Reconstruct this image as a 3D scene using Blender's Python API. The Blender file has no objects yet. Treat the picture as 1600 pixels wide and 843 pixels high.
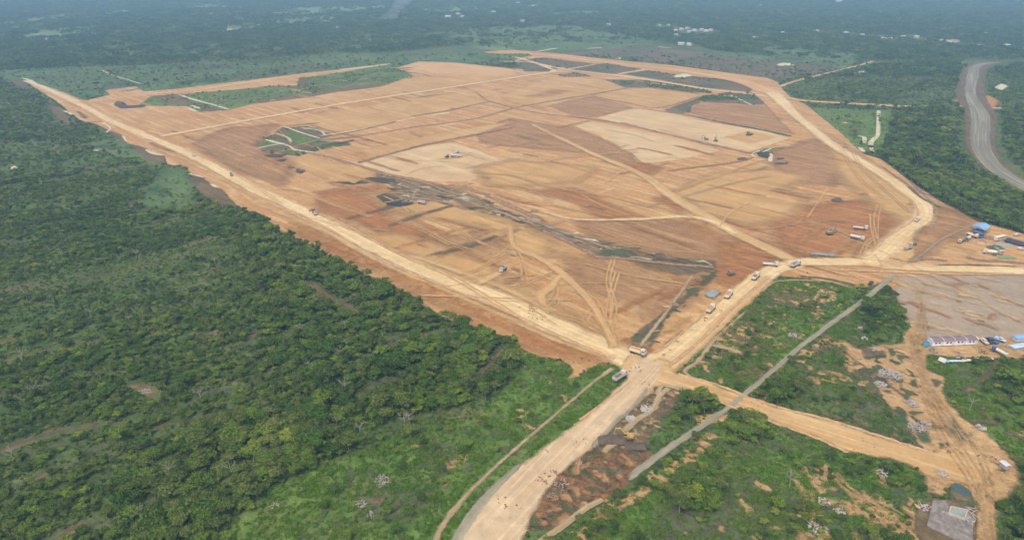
import bpy, bmesh, math, random
import numpy as np
from mathutils import Vector, Matrix

random.seed(7)
RNG = np.random.default_rng(11)
SC = bpy.context.scene
COL = SC.collection
R = math.radians

# ------------------------------------------------------------------ camera
CAM_H = 165.0
PITCH = R(24.3)
FPX = 1067.0
cam_d = bpy.data.cameras.new('camera')
cam_d.sensor_width = 36.0
cam_d.lens = 36.0 * FPX / 1600.0
cam_d.clip_start = 1.0
cam_d.clip_end = 40000.0
cam = bpy.data.objects.new('camera', cam_d)
COL.objects.link(cam)
cam.location = (0, 0, CAM_H)
cam.rotation_euler = (R(90) - PITCH, 0, 0)
SC.camera = cam

# ------------------------------------------------------------------ sky, sun, exposure
SUN_EL, SUN_AZ = R(60), R(205)          # azimuth from +Y towards +X
world = bpy.data.worlds.new('World')
SC.world = world
world.use_nodes = True
wn = world.node_tree
for n in list(wn.nodes):
    wn.nodes.remove(n)
sky = wn.nodes.new('ShaderNodeTexSky')
sky.sky_type = 'NISHITA'
sky.sun_disc = False
sky.sun_elevation = SUN_EL
sky.sun_rotation = SUN_AZ
sky.air_density = 0.9
sky.dust_density = 6.0
sky.ozone_density = 0.6
bg = wn.nodes.new('ShaderNodeBackground')
bg.inputs[1].default_value = 0.15
wo = wn.nodes.new('ShaderNodeOutputWorld')
wn.links.new(sky.outputs[0], bg.inputs[0])
wn.links.new(bg.outputs[0], wo.inputs[0])
sd_ = bpy.data.lights.new('sun', 'SUN')
sd_.energy = 1.05
sd_.angle = R(24)
sd_.color = (1.0, 0.93, 0.84)
sun = bpy.data.objects.new('sun', sd_)
COL.objects.link(sun)
sdir = Vector((math.sin(SUN_AZ) * math.cos(SUN_EL), math.cos(SUN_AZ) * math.cos(SUN_EL), math.sin(SUN_EL)))
sun.rotation_euler = sdir.to_track_quat('Z', 'Y').to_euler()
SC.view_settings.view_transform = 'Standard'
SC.view_settings.look = 'None'
SC.view_settings.gamma = 1.0
SC.view_settings.exposure = 0.50
SC.render.engine = 'CYCLES'
SC.cycles.use_denoising = True
SC.cycles.max_bounces = 5
SC.cycles.diffuse_bounces = 2
SC.cycles.glossy_bounces = 1
SC.cycles.transmission_bounces = 2
SC.cycles.volume_bounces = 1
SC.cycles.transparent_max_bounces = 32
SC.cycles.use_fast_gi = False

HAZE = 0.00021
# ------------------------------------------------------------------ helpers
def G(px, py, z=0.0):
    """point of the ground seen at this place of the 1600 x 843 photograph"""
    u = (px - 800.0) / FPX
    v = (421.5 - py) / FPX
    dy = math.cos(PITCH) + v * math.sin(PITCH)
    dz = -math.sin(PITCH) + v * math.cos(PITCH)
    t = (CAM_H - z) / (-dz)
    return np.array([u * t, dy * t])

def GW(pts):
    return np.array([G(*p) for p in pts])

def C(h, k=0.62):
    """photo-like hex colour to a linear albedo"""
    r = [int(h[i:i + 2], 16) / 255 for i in (0, 2, 4)]
    t = (1.05, 1.04, 0.79)
    return tuple(k * q * (c / 12.92 if c <= 0.04045 else ((c + 0.055) / 1.055) ** 2.4) for c, q in zip(r, t)) + (1.0,)

def vnoise(P, scale, seed=0, octv=4):
    """fractal value noise in numpy, 0..1"""
    out = np.zeros(len(P)); amp = 1.0; tot = 0.0
    for o in range(octv):
        q = P * scale * 2 ** o + seed * 17.3 + o * 31.7
        i = np.floor(q).astype(np.int64); f = q - i
        f = f * f * (3 - 2 * f)
        def h(ix, iy):
            n = (ix * 374761393 + iy * 668265263 + seed * 974711 + o * 1013) & 0xFFFFFFFF
            n = ((n ^ (n >> 13)) * 1274126177) & 0xFFFFFFFF
            return ((n ^ (n >> 16)) & 0xFFFF) / 65535.0
        a = h(i[:, 0], i[:, 1]); b = h(i[:, 0] + 1, i[:, 1])
        c = h(i[:, 0], i[:, 1] + 1); d = h(i[:, 0] + 1, i[:, 1] + 1)
        v = (a * (1 - f[:, 0]) + b * f[:, 0]) * (1 - f[:, 1]) + (c * (1 - f[:, 0]) + d * f[:, 0]) * f[:, 1]
        out += amp * v; tot += amp; amp *= 0.5
    return out / tot

def inside(P, poly):
    x, y = P[:, 0], P[:, 1]
    r = np.zeros(len(P), bool)
    n = len(poly); j = n - 1
    for i in range(n):
        xi, yi = poly[i]; xj, yj = poly[j]
        if yi != yj:
            c = ((yi > y) != (yj > y)) & (x < (xj - xi) * (y - yi) / (yj - yi) + xi)
            r ^= c
        j = i
    return r

def segdist(P, line, closed=False):
    d = np.full(len(P), 1e9)
    n = len(line)
    for i in range(n if closed else n - 1):
        a = line[i]; b = line[(i + 1) % n]
        ab = b - a; L = (ab ** 2).sum()
        if L < 1e-9:
            continue
        t = np.clip(((P - a) @ ab) / L, 0, 1)
        d = np.minimum(d, np.hypot(P[:, 0] - a[0] - t * ab[0], P[:, 1] - a[1] - t * ab[1]))
    return d

def sdf(P, poly):
    d = segdist(P, poly, True)
    return np.where(inside(P, poly), d, -d)

def catmull(W, step_px=None, n_sub=8):
    W = np.asarray(W, float)
    if len(W) < 3:
        t = np.linspace(0, 1, 12)[:, None]
        return W[0] * (1 - t) + W[-1] * t
    Q = np.vstack([2 * W[0] - W[1], W, 2 * W[-1] - W[-2]])
    out = []
    for i in range(1, len(Q) - 2):
        p0, p1, p2, p3 = Q[i - 1], Q[i], Q[i + 1], Q[i + 2]
        for k in range(n_sub):
            t = k / n_sub
            out.append(0.5 * ((2 * p1) + (-p0 + p2) * t + (2 * p0 - 5 * p1 + 4 * p2 - p3) * t * t + (-p0 + 3 * p1 - 3 * p2 + p3) * t ** 3))
    out.append(W[-1])
    return np.array(out)

def tag(o, label=None, cat=None, group=None, kind=None):
    if label: o['label'] = label
    if cat: o['category'] = cat
    if group: o['group'] = group
    if kind: o['kind'] = kind
    return o

def mesh_np(name, verts, faces, mats=(), quads=True):
    me = bpy.data.meshes.new(name)
    nv, nf = len(verts), len(faces)
    k = faces.shape[1]
    me.vertices.add(nv)
    me.vertices.foreach_set('co', np.asarray(verts, np.float32).ravel())
    me.loops.add(nf * k)
    me.loops.foreach_set('vertex_index', faces.astype(np.int32).ravel())
    me.polygons.add(nf)
    me.polygons.foreach_set('loop_start', np.arange(0, nf * k, k, dtype=np.int32))
    me.polygons.foreach_set('loop_total', np.full(nf, k, np.int32))
    me.update(calc_edges=True)
    for m in mats:
        me.materials.append(m)
    return me

def attr(me, name, vals, typ='FLOAT'):
    a = me.attributes.new(name, typ, 'POINT')
    a.data.foreach_set('value' if typ != 'FLOAT_VECTOR' else 'vector', np.asarray(vals, np.float32 if typ != 'INT' else np.int32).ravel())

# ------------------------------------------------------------------ materials
def nt(mat):
    mat.use_nodes = True
    t = mat.node_tree
    for n in list(t.nodes):
        t.nodes.remove(n)
    return t, t.nodes, t.links

def noise(N, L, vec, scale, detail=5, rough=0.6, dim='3D'):
    n = N.new('ShaderNodeTexNoise')
    n.noise_dimensions = dim
    n.inputs['Scale'].default_value = scale
    n.inputs['Detail'].default_value = detail
    n.inputs['Roughness'].default_value = rough
    if vec is not None:
        L.new(vec, n.inputs['Vector'])
    return n.outputs[0]

def mrange(N, L, v, a, b, c=0.0, d=1.0, smooth=False):
    m = N.new('ShaderNodeMapRange')
    if smooth: m.interpolation_type = 'SMOOTHSTEP'
    L.new(v, m.inputs[0])
    for i, q in zip((1, 2, 3, 4), (a, b, c, d)):
        if hasattr(q, 'links'): L.new(q, m.inputs[i])
        else: m.inputs[i].default_value = q
    return m.outputs[0]

def mixc(N, L, fac, a, b, mode='MIX'):
    m = N.new('ShaderNodeMix'); m.data_type = 'RGBA'; m.blend_type = mode
    for s, q in ((m.inputs[0], fac), (m.inputs[6], a), (m.inputs[7], b)):
        if hasattr(q, 'links'): L.new(q, s)
        else: s.default_value = q
    return m.outputs[2]

def math_(N, L, op, a, b=0.0, clamp=False):
    m = N.new('ShaderNodeMath'); m.operation = op; m.use_clamp = clamp
    for s, q in ((m.inputs[0], a), (m.inputs[1], b)):
        if hasattr(q, 'links'): L.new(q, s)
        else: s.default_value = q
    return m.outputs[0]

def ground_mat(name, c1, c2, c3, big=0.012, mid=0.07, streak=(0.012, 0.22), streak_amt=0.55,
               fine=0.9, fine_amt=0.28, bump=0.35, c4=None, c4_thr=(0.56, 0.66), c4_scale=0.035, gloss=0.9):
    """soil, gravel or undergrowth whose edge is broken up by the sheet's own edge distance"""
    mat = bpy.data.materials.new(name)
    t, N, L = nt(mat)
    geo = N.new('ShaderNodeNewGeometry').outputs['Position']
    uv = N.new('ShaderNodeUVMap'); uv.uv_map = 'UV'
    mp = N.new('ShaderNodeMapping'); mp.inputs['Scale'].default_value = (streak[0], streak[1], 1)
    L.new(uv.outputs[0], mp.inputs[0])
    nb = noise(N, L, geo, big, 4, 0.55)
    nm = noise(N, L, geo, mid, 8, 0.62)
    ns = noise(N, L, mp.outputs[0], 1.0, 7, 0.62)
    nf = noise(N, L, geo, fine, 5, 0.7)
    f1 = math_(N, L, 'ADD', math_(N, L, 'MULTIPLY', nb, 0.5), math_(N, L, 'MULTIPLY', nm, 0.5))
    col = mixc(N, L, mrange(N, L, f1, 0.40, 0.60, smooth=True), c1, c2)
    sf = math_(N, L, 'MULTIPLY', mrange(N, L, ns, 0.46, 0.62, smooth=True), streak_amt)
    col = mixc(N, L, sf, col, c3)
    if c4 is not None:
        n4 = noise(N, L, geo, c4_scale, 8, 0.68)
        col = mixc(N, L, mrange(N, L, n4, c4_thr[0], c4_thr[1], smooth=True), col, c4)
    g = mrange(N, L, nf, 0.25, 0.75, 1 - fine_amt, 1 + fine_amt)
    g2 = mrange(N, L, nm, 0.3, 0.7, 0.82, 1.17)
    n5 = noise(N, L, geo, 0.28, 5, 0.7)
    g2 = math_(N, L, 'MULTIPLY', g2, mrange(N, L, n5, 0.3, 0.7, 1 - fine_amt * .7, 1 + fine_amt * .7))
    col = mixc(N, L, 1.0, col, math_(N, L, 'MULTIPLY', g, g2), 'MULTIPLY')
    bs = N.new('ShaderNodeBsdfPrincipled')
    L.new(col, bs.inputs['Base Color'])
    bs.inputs['Roughness'].default_value = gloss
    bs.inputs['Specular IOR Level'].default_value = 0.2
    if bump > 0:
        nl = noise(N, L, geo, mid * 1.3, 3, 0.5)
        h = math_(N, L, 'ADD', math_(N, L, 'MULTIPLY', nl, 2.4), math_(N, L, 'ADD', math_(N, L, 'MULTIPLY', nf, 0.12), math_(N, L, 'MULTIPLY', ns, .3)))
        b = N.new('ShaderNodeBump'); b.inputs['Strength'].default_value = 1.0
        b.inputs['Distance'].default_value = bump
        L.new(h, b.inputs['Height'])
        L.new(b.outputs[0], bs.inputs['Normal'])
    # broken, soft edge
    sda = N.new('ShaderNodeAttribute'); sda.attribute_name = 'sd'
    rga = N.new('ShaderNodeAttribute'); rga.attribute_name = 'rag'
    sfa = N.new('ShaderNodeAttribute'); sfa.attribute_name = 'soft'
    vm = N.new('ShaderNodeVectorMath'); vm.operation = 'SCALE'
    L.new(geo, vm.inputs[0])
    L.new(math_(N, L, 'DIVIDE', 0.16, math_(N, L, 'MAXIMUM', rga.outputs['Fac'], 0.05)), vm.inputs['Scale'])
    ne = noise(N, L, vm.outputs[0], 1.0, 7, 0.62)
    e = math_(N, L, 'MULTIPLY', math_(N, L, 'SUBTRACT', ne, 0.5), math_(N, L, 'MULTIPLY', rga.outputs['Fac'], 3.2))
    e = math_(N, L, 'ADD', sda.outputs['Fac'], e)
    # grains of 8 cm, each there or not: soil thins out into the next soil, as loose earth does
    sn = N.new('ShaderNodeVectorMath'); sn.operation = 'SNAP'
    sn.inputs[1].default_value = (.08, .08, 50.0)
    L.new(geo, sn.inputs[0])
    wn_ = N.new('ShaderNodeTexWhiteNoise'); wn_.noise_dimensions = '3D'
    L.new(sn.outputs[0], wn_.inputs['Vector'])
    gr = math_(N, L, 'MULTIPLY', math_(N, L, 'SUBTRACT', wn_.outputs['Value'], 0.5), math_(N, L, 'MULTIPLY', sfa.outputs['Fac'], 2.0))
    al = math_(N, L, 'GREATER_THAN', math_(N, L, 'ADD', e, gr), 0.0)
    tr = N.new('ShaderNodeBsdfTransparent')
    mx = N.new('ShaderNodeMixShader')
    L.new(al, mx.inputs[0]); L.new(tr.outputs[0], mx.inputs[1]); L.new(bs.outputs[0], mx.inputs[2])
    out = N.new('ShaderNodeOutputMaterial')
    L.new(mx.outputs[0], out.inputs[0])
    return mat

def solid(name, c, rough=0.6, metal=0.0, var=0.15, scale=1.5, dirt=None, dirt_amt=0.4, bump=0.0, spec=0.4):
    mat = bpy.data.materials.new(name)
    t, N, L = nt(mat)
    tc = N.new('ShaderNodeTexCoord').outputs['Object']
    n1 = noise(N, L, tc, scale, 5, 0.65)
    col = mixc(N, L, 1.0, c, mrange(N, L, n1, 0.3, 0.7, 1 - var, 1 + var), 'MULTIPLY')
    if dirt is not None:
        n2 = noise(N, L, tc, scale * 0.7, 6, 0.7)
        col = mixc(N, L, mrange(N, L, n2, 0.45, 0.62, 0.0, dirt_amt), col, dirt)
    bs = N.new('ShaderNodeBsdfPrincipled')
    L.new(col, bs.inputs['Base Color'])
    bs.inputs['Roughness'].default_value = rough
    bs.inputs['Metallic'].default_value = metal
    bs.inputs['Specular IOR Level'].default_value = spec
    if bump:
        b = N.new('ShaderNodeBump'); b.inputs['Distance'].default_value = bump
        L.new(n1, b.inputs['Height']); L.new(b.outputs[0], bs.inputs['Normal'])
    out = N.new('ShaderNodeOutputMaterial')
    L.new(bs.outputs[0], out.inputs[0])
    return mat

def foliage_mat(name, stops, var=0.35):
    mat = bpy.data.materials.new(name)
    t, N, L = nt(mat)
    oi = N.new('ShaderNodeObjectInfo')
    at = N.new('ShaderNodeAttribute'); at.attribute_name = 'lf'
    geo = N.new('ShaderNodeNewGeometry').outputs['Position']
    nb = noise(N, L, geo, 0.018, 3, 0.5)
    f = math_(N, L, 'ADD', math_(N, L, 'MULTIPLY', oi.outputs['Random'], 0.55), math_(N, L, 'MULTIPLY', mrange(N, L, nb, 0.3, 0.7), 0.45))
    cr = N.new('ShaderNodeValToRGB')
    cr.color_ramp.interpolation = 'LINEAR'
    els = cr.color_ramp.elements
    while len(els) < len(stops): els.new(0.5)
    for e, (p, c) in zip(els, stops):
        e.position = p; e.color = c
    L.new(f, cr.inputs[0])
    col = mixc(N, L, 1.0, cr.outputs[0], mrange(N, L, at.outputs['Fac'], 0.0, 1.0, 1 - var, 1 + var), 'MULTIPLY')
    d = N.new('ShaderNodeBsdfDiffuse'); L.new(col, d.inputs[0])
    tl = N.new('ShaderNodeBsdfTranslucent'); L.new(col, tl.inputs[0])
    mx = N.new('ShaderNodeMixShader'); mx.inputs[0].default_value = 0.22
    L.new(d.outputs[0], mx.inputs[1]); L.new(tl.outputs[0], mx.inputs[2])
    out = N.new('ShaderNodeOutputMaterial'); L.new(mx.outputs[0], out.inputs[0])
    return mat

def c4(r, g, b): return (r, g, b, 1.0)

M = {}
M['under'] = ground_mat('undergrowth_floor', c4(.048, .082, .021), c4(.074, .115, .028), c4(.105, .100, .048), big=.01, mid=.06, streak=(.010, .05), streak_amt=.55, fine=.7, fine_amt=.5, bump=.5,
                        c4=c4(.12, .085, .055), c4_thr=(.58, .68), c4_scale=.03)
M['grass'] = ground_mat('grass_ground', c4(.068, .122, .022), c4(.098, .155, .030), c4(.112, .118, .044), big=.02, mid=.12, streak=(.05, .1), streak_amt=.6, fine=1.1, fine_amt=.42, bump=.4,
                        c4=c4(.15, .11, .07), c4_thr=(.63, .72), c4_scale=.06)
M['field'] = ground_mat('far_field', c4(.090, .150, .045), c4(.14, .20, .065), c4(.17, .20, .09), big=.004, mid=.02, streak=(.003, .03), streak_amt=.6, fine=.3, fine_amt=.35, bump=.0,
                        c4=c4(.030, .065, .025), c4_thr=(.52, .62), c4_scale=.012)
M['nearfield'] = ground_mat('rough_field', c4(.060, .108, .032), c4(.085, .135, .042), c4(.11, .135, .06), big=.004, mid=.02, streak=(.003, .03), streak_amt=.6, fine=.3, fine_amt=.35, bump=.0,
                        c4=c4(.030, .065, .025), c4_thr=(.52, .62), c4_scale=.012)
M['weedy'] = ground_mat('brown_weedy_ground', c4(.075, .080, .038), c4(.060, .088, .030), c4(.105, .090, .055), big=.03, mid=.15, streak=(.05, .1), streak_amt=.6, fine=1.1, fine_amt=.45, bump=.4, c4=c4(.13, .105, .075), c4_thr=(.57, .68), c4_scale=.08)
M['darkfield'] = ground_mat('dark_brown_field', C('7c6c5e'), C('65604e'), C('86705c'), big=.01, mid=.05, streak=(.02, .15), fine=.5, fine_amt=.3, bump=.2,
                            c4=c4(.05, .09, .035), c4_thr=(.50, .60), c4_scale=.02)
M['purple'] = ground_mat('damp_purple_brown_soil', C('7c6a56'), C('665a4a'), C('907c66'), big=.03, mid=.12, streak=(.03, .3), fine=1.2, fine_amt=.35, bump=.25)
M['soil'] = ground_mat('bare_orange_soil', C('cda27a'), C('c08f64'), C('dab68e'), big=.009, mid=.045, streak=(.010, .16), streak_amt=.95, fine=.8, fine_amt=.24, bump=1.0,
                       c4=C('b08060'), c4_thr=(.58, .72), c4_scale=.016)
M['soilred'] = ground_mat('red_brown_soil', C('b57f56'), C('a67049'), C('c59568'), big=.02, mid=.07, streak=(.012, .2), streak_amt=.6, fine=.9, fine_amt=.2, bump=.9)
M['soilbrown'] = ground_mat('brown_soil', C('b28a6a'), C('a27a5c'), C('c49e7c'), big=.02, mid=.07, streak=(.012, .2), streak_amt=.7, fine=.9, fine_amt=.2, bump=.9)
M['tan'] = ground_mat('levelled_tan_soil', C('cfa87c'), C('c59b6d'), C('dbb88e'), big=.012, mid=.05, streak=(.008, .12), streak_amt=.6, fine=.8, fine_amt=.12, bump=.45)
M['pale'] = ground_mat('levelled_pale_soil', C('dcc0a2'), C('d3b190'), C('e6cdb2'), big=.012, mid=.05, streak=(.008, .1), streak_amt=.6, fine=.8, fine_amt=.08, bump=.1)
M['pink'] = ground_mat('pinkish_soil', C('dab28a'), C('d0a278'), C('e4c29e'), big=.012, mid=.05, streak=(.008, .1), streak_amt=.6, fine=.8, fine_amt=.1, bump=.1)
M['road'] = ground_mat('compacted_road_soil', C('ebcfac'), C('e0be98'), C('f4dec2'), big=.03, mid=.14, streak=(.010, .55), streak_amt=.85, fine=1.0, fine_amt=.10, bump=.12)
M['roadyel'] = ground_mat('yellow_road_soil', C('d8b48c'), C('cba276'), C('e2c5a2'), big=.03, mid=.12, streak=(.010, .5), streak_amt=.8, fine=1.0, fine_amt=.13, bump=.2)
M['roadpink'] = ground_mat('stony_road_soil', C('dcc3b0'), C('cfb29c'), C('e6cebc'), big=.05, mid=.18, streak=(.012, .5), streak_amt=.8, fine=1.8, fine_amt=.12, bump=.12)
M['gravel'] = ground_mat('grey_gravel', C('a8a29a'), C('96918a'), C('b8b2a6'), big=.05, mid=.3, streak=(.02, .4), fine=3.0, fine_amt=.2, bump=.1)
M['yard'] = ground_mat('gravelly_yard', C('b8a49c'), C('a89a94'), C('c2b0a6'), big=.02, mid=.08, streak=(.02, .2), streak_amt=.3, fine=1.5, fine_amt=.18, bump=.05,
                       c4=C('9c8a7c'), c4_thr=(.56, .68), c4_scale=.05)
M['concrete'] = ground_mat('worn_concrete', C('a8a29a'), C('98938a'), C('b5afa4'), big=.05, mid=.2, streak=(.05, .6), fine=2.0, fine_amt=.1, bump=.03)
M['track'] = ground_mat('tyre_track_soil', C('d8b088'), C('d0a67c'), C('e0bf98'), big=.05, mid=.2, streak=(.02, .9), fine=1.5, fine_amt=.12, bump=.05)
M['path'] = ground_mat('trodden_path', C('bda993'), C('ab967e'), C('ccb9a2'), big=.05, mid=.2, streak=(.02, .9), fine=1.5, fine_amt=.18, bump=.08)
M['sand'] = ground_mat('white_sand', C('e2ddd0'), C('cfc8ba'), C('efeae0'), big=.05, mid=.2, streak=(.02, .5), fine=1.5, fine_amt=.12, bump=.1)
M['mulch'] = ground_mat('churned_brown_soil', C('86664f'), C('75604f'), C('a4714a'), big=.05, mid=.25, streak=(.1, .3), fine=2.2, fine_amt=.6, bump=1.2,
                        c4=C('b57c4c'), c4_thr=(.55, .66), c4_scale=.08)
M['patch'] = ground_mat('dry_light_soil', C('cba884'), C('b5906c'), C('d8bb98'), big=.05, mid=.22, streak=(.1, .3), fine=1.5, fine_amt=.28, bump=.5, c4=C('8d7a62'), c4_thr=(.56, .64), c4_scale=.10)
M['dark'] = ground_mat('black_mud', C('5e5448'), C('4a4238'), C('74675a'), big=.05, mid=.2, streak=(.05, .3), fine=1.5, fine_amt=.25, bump=.1, gloss=.85)
M['mudgrey'] = ground_mat('grey_cut_ditch', C('8f7860'), C('76634f'), C('ab9478'), big=.03, mid=.14, streak=(.02, .45), streak_amt=.9, fine=1.0, fine_amt=.35, bump=.6,
                          c4=C('c9bba6'), c4_thr=(.57, .64), c4_scale=.07)
M['asphalt'] = ground_mat('worn_asphalt', C('8f8b88'), C('7f7b79'), C('b0aca6'), big=.02, mid=.08, streak=(.006, .35), streak_amt=.9, fine=1.5, fine_amt=.08, bump=.02)
M['slope'] = ground_mat('eroded_embankment', C('c08c5c'), C('ad7a50'), C('d3a476'), big=.03, mid=.12, streak=(.15, .15), streak_amt=.6, fine=1.0, fine_amt=.25, bump=.5)

def water_mat(name, c, rough=.12):
    mat = bpy.data.materials.new(name)
    t, N, L = nt(mat)
    geo = N.new('ShaderNodeNewGeometry').outputs['Position']
    n1 = noise(N, L, geo, .15, 5, .6)
    col = mixc(N, L, mrange(N, L, n1, .35, .65), c, tuple(x * 1.5 for x in c[:3]) + (1,))
    bs = N.new('ShaderNodeBsdfPrincipled'); L.new(col, bs.inputs['Base Color'])
    bs.inputs['Roughness'].default_value = rough
    bs.inputs['Specular IOR Level'].default_value = .5 if rough < .5 else .08
    b = N.new('ShaderNodeBump'); b.inputs['Distance'].default_value = .02
    L.new(noise(N, L, geo, 1.5, 3, .5), b.inputs['Height']); L.new(b.outputs[0], bs.inputs['Normal'])
    out = N.new('ShaderNodeOutputMaterial'); L.new(bs.outputs[0], out.inputs[0])
    return mat
M['pond'] = water_mat('pond_water', c4(.045, .07, .065), .3)
M['pool'] = water_mat('dark_pool_water', c4(.035, .037, .036), .55)

# ------------------------------------------------------------------ ground sheets
ZL = [0.0]
BARE = []         # (kind, data) used to keep plants off bare ground
TOPZ = np.zeros((700, 500), np.float32)      # height of the topmost sheet so far, in 12 m cells
def nextz(P, dz=0.004):
    """a height just above whatever sheets already lie under these points"""
    P = np.asarray(P)
    i = np.clip(((P[:, 1] + 200) / 12).astype(int), 0, 698); j = np.clip(((P[:, 0] + 3000) / 12).astype(int), 0, 498)
    z = 0.0
    for a in (0, 1):
        for b in (0, 1):
            z = max(z, float(TOPZ[i + a, j + b].max()))
    z += dz
    for a in (0, 1):
        for b in (0, 1):
            TOPZ[i + a, j + b] = z
    ZL[0] = max(ZL[0], z)
    return z
def topz(x, y):
    return float(TOPZ[min(max(int((y + 200) / 12), 0), 698), min(max(int((x + 3000) / 12), 0), 498)])

def finish_sheet(name, me, uvv, sd, rag, soft, mat, z):
    uvl = me.uv_layers.new(name='UV')
    li = np.empty(len(me.loops), np.int32)
    me.loops.foreach_get('vertex_index', li)
    uvl.data.foreach_set('uv', uvv[li].astype(np.float32).ravel())
    attr(me, 'sd', sd)
    attr(me, 'rag', np.full(len(sd), rag))
    attr(me, 'soft', np.full(len(sd), soft))
    me.materials.append(mat)
    o = bpy.data.objects.new(name, me)
    COL.objects.link(o)
    o['kind'] = 'structure'
    return o

def sheet(name, pts, mat, rag=2.0, soft=0.4, ang=None, bare=True, g=None, z=None, world=False):
    """an area of ground: a fine grid that stores each point's distance to the outline"""
    W = np.array(pts, float) if world else GW(pts)
    if bare: BARE.append(('poly', W))
    dist = max(150.0, float(np.median(W[:, 1])))
    ext = W.max(0) - W.min(0)
    if g is None:
        g = min(max(dist / 160.0, 1.0), max(ext.min() / 6.0, 0.8))
        g = min(max(g, math.sqrt(ext[0] * ext[1] / 90000.0)), 12.0)
    pad = rag * 1.3 + soft + g
    lo, hi = W.min(0) - pad, W.max(0) + pad
    nx, ny = int((hi[0] - lo[0]) / g) + 2, int((hi[1] - lo[1]) / g) + 2
    X, Y = np.meshgrid(lo[0] + np.arange(nx) * g, lo[1] + np.arange(ny) * g)
    P = np.stack([X.ravel(), Y.ravel()], 1)
    s = sdf(P, W)
    ok = s > -(rag * 1.3 + soft)
    idx = np.arange(nx * ny).reshape(ny, nx)
    q = np.stack([idx[:-1, :-1], idx[:-1, 1:], idx[1:, 1:], idx[1:, :-1]], -1).reshape(-1, 4)
    q = q[ok[q].any(1)]
    used, inv = np.unique(q.ravel(), return_inverse=True)
    P = P[used]; s = s[used]; q = inv.reshape(-1, 4)
    zz = nextz(P) if z is None else z
    me = mesh_np(name, np.column_stack([P, np.full(len(P), zz)]), q)
    a = GRAIN if ang is None else ang
    uvv = np.stack([P[:, 0] * math.cos(a) + P[:, 1] * math.sin(a), -P[:, 0] * math.sin(a) + P[:, 1] * math.cos(a)], 1)
    return finish_sheet(name, me, uvv, s, rag, soft, mat, zz)

def strip_arrays(pts, width, rag, soft, z, world=False, u0=0.0):
    W = np.array(pts, float) if world else GW(pts)
    if np.isscalar(width): width = [width] * len(W)
    wid = catmull(np.stack([np.array(width, float)] * 2, 1))[:, 0]
    L = catmull(W)
    # even out: no step longer than 6 m
    q_ = np.concatenate([[0], np.cumsum(np.linalg.norm(np.diff(L, axis=0), axis=1))])
    if q_[-1] / max(len(L) - 1, 1) > 3:
        t_ = np.linspace(0, q_[-1], int(q_[-1] / 6.0) + 2)
        wid = np.interp(t_, q_, wid if len(wid) == len(L) else np.full(len(L), wid.mean())); L = np.stack([np.interp(t_, q_, L[:, 0]), np.interp(t_, q_, L[:, 1])], 1)
    elif len(wid) != len(L): wid = np.full(len(L), wid.mean())
    T = np.gradient(L, axis=0); T /= np.linalg.norm(T, axis=1)[:, None] + 1e-9
    Nn = np.stack([-T[:, 1], T[:, 0]], 1)
    u = u0 + np.concatenate([[0], np.cumsum(np.linalg.norm(np.diff(L, axis=0), axis=1))])
    m = rag * 1.3 + soft
    cols = [-1, -.5, 0, .5, 1]
    V, UV, S = [], [], []
    for c in cols:
        off = c * (wid / 2 + m)
        V.append(L + Nn * off[:, None]); UV.append(np.stack([u, off], 1)); S.append(wid / 2 - np.abs(off))
    n = len(L)
    V = np.stack(V, 1).reshape(-1, 2); UV = np.stack(UV, 1).reshape(-1, 2); S = np.stack(S, 1).reshape(-1)
    # fade the ends
    ends = np.minimum(u - u[0], u[-1] - u); S = np.minimum(S, np.repeat(ends, 5) * 1.0 - soft * .5)
    i = np.arange(n - 1)[:, None] * 5 + np.arange(4)[None, :]
    F = np.stack([i, i + 1, i + 6, i + 5], -1).reshape(-1, 4)
    return np.column_stack([V, np.full(len(V), z)]), F, UV, S, L

def strip(name, pts, width, mat, rag=1.0, soft=0.4, bare=True, world=False):
    V, F, UV, S, L = strip_arrays(pts, width, rag, soft, 0, world)
    V[:, 2] = z = nextz(V)
    if bare: BARE.append(('line', L, (width if np.isscalar(width) else max(width)) / 2))
    me = mesh_np(name, V, F)
    return finish_sheet(name, me, UV, S, rag, soft, mat, z)

def strips(name, items, mat, rag=.4, soft=.3, bare=False, dz=.003):
    """many thin marks (ruts, tracks, trickles) of one kind in one sheet"""
    Vs, Fs, Us, Ss = [], [], [], []; n = 0
    for pts, w, *rest in items:
        V, F, U, S, L = strip_arrays(pts, w, rag, soft, 0, bool(rest and rest[0]))
        V[:, 2] = nextz(V, dz)
        if bare: BARE.append(('line', L, (w if np.isscalar(w) else max(w)) / 2))
        Vs.append(V); Fs.append(F + n); Us.append(U); Ss.append(S); n += len(V)
    me = mesh_np(name, np.vstack(Vs), np.vstack(Fs))
    return finish_sheet(name, me, np.vstack(Us), np.concatenate(Ss), rag, soft, mat, 0)

d_ = G(60, 135) - G(985, 560)
GRAIN = math.atan2(d_[1], d_[0])                 # direction of the long left haul road
d_ = G(330, 480) - G(0, 560)
ROWS = math.atan2(d_[1], d_[0])                  # direction of the old planting rows

# base ground to the horizon
gs = []
B = 15000.0
me = mesh_np('ground', np.array([[-B, -B, 0], [B, -B, 0], [B, B, 0], [-B, B, 0]], float), np.array([[0, 1, 2, 3]]))
uvv = np.array([[x * math.cos(ROWS) + y * math.sin(ROWS), -x * math.sin(ROWS) + y * math.cos(ROWS)] for x, y in ((-B, -B), (B, -B), (B, B), (-B, B))])
finish_sheet('ground', me, uvv, np.full(4, 1e5), 1.0, .5, M['under'], 0)

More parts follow.
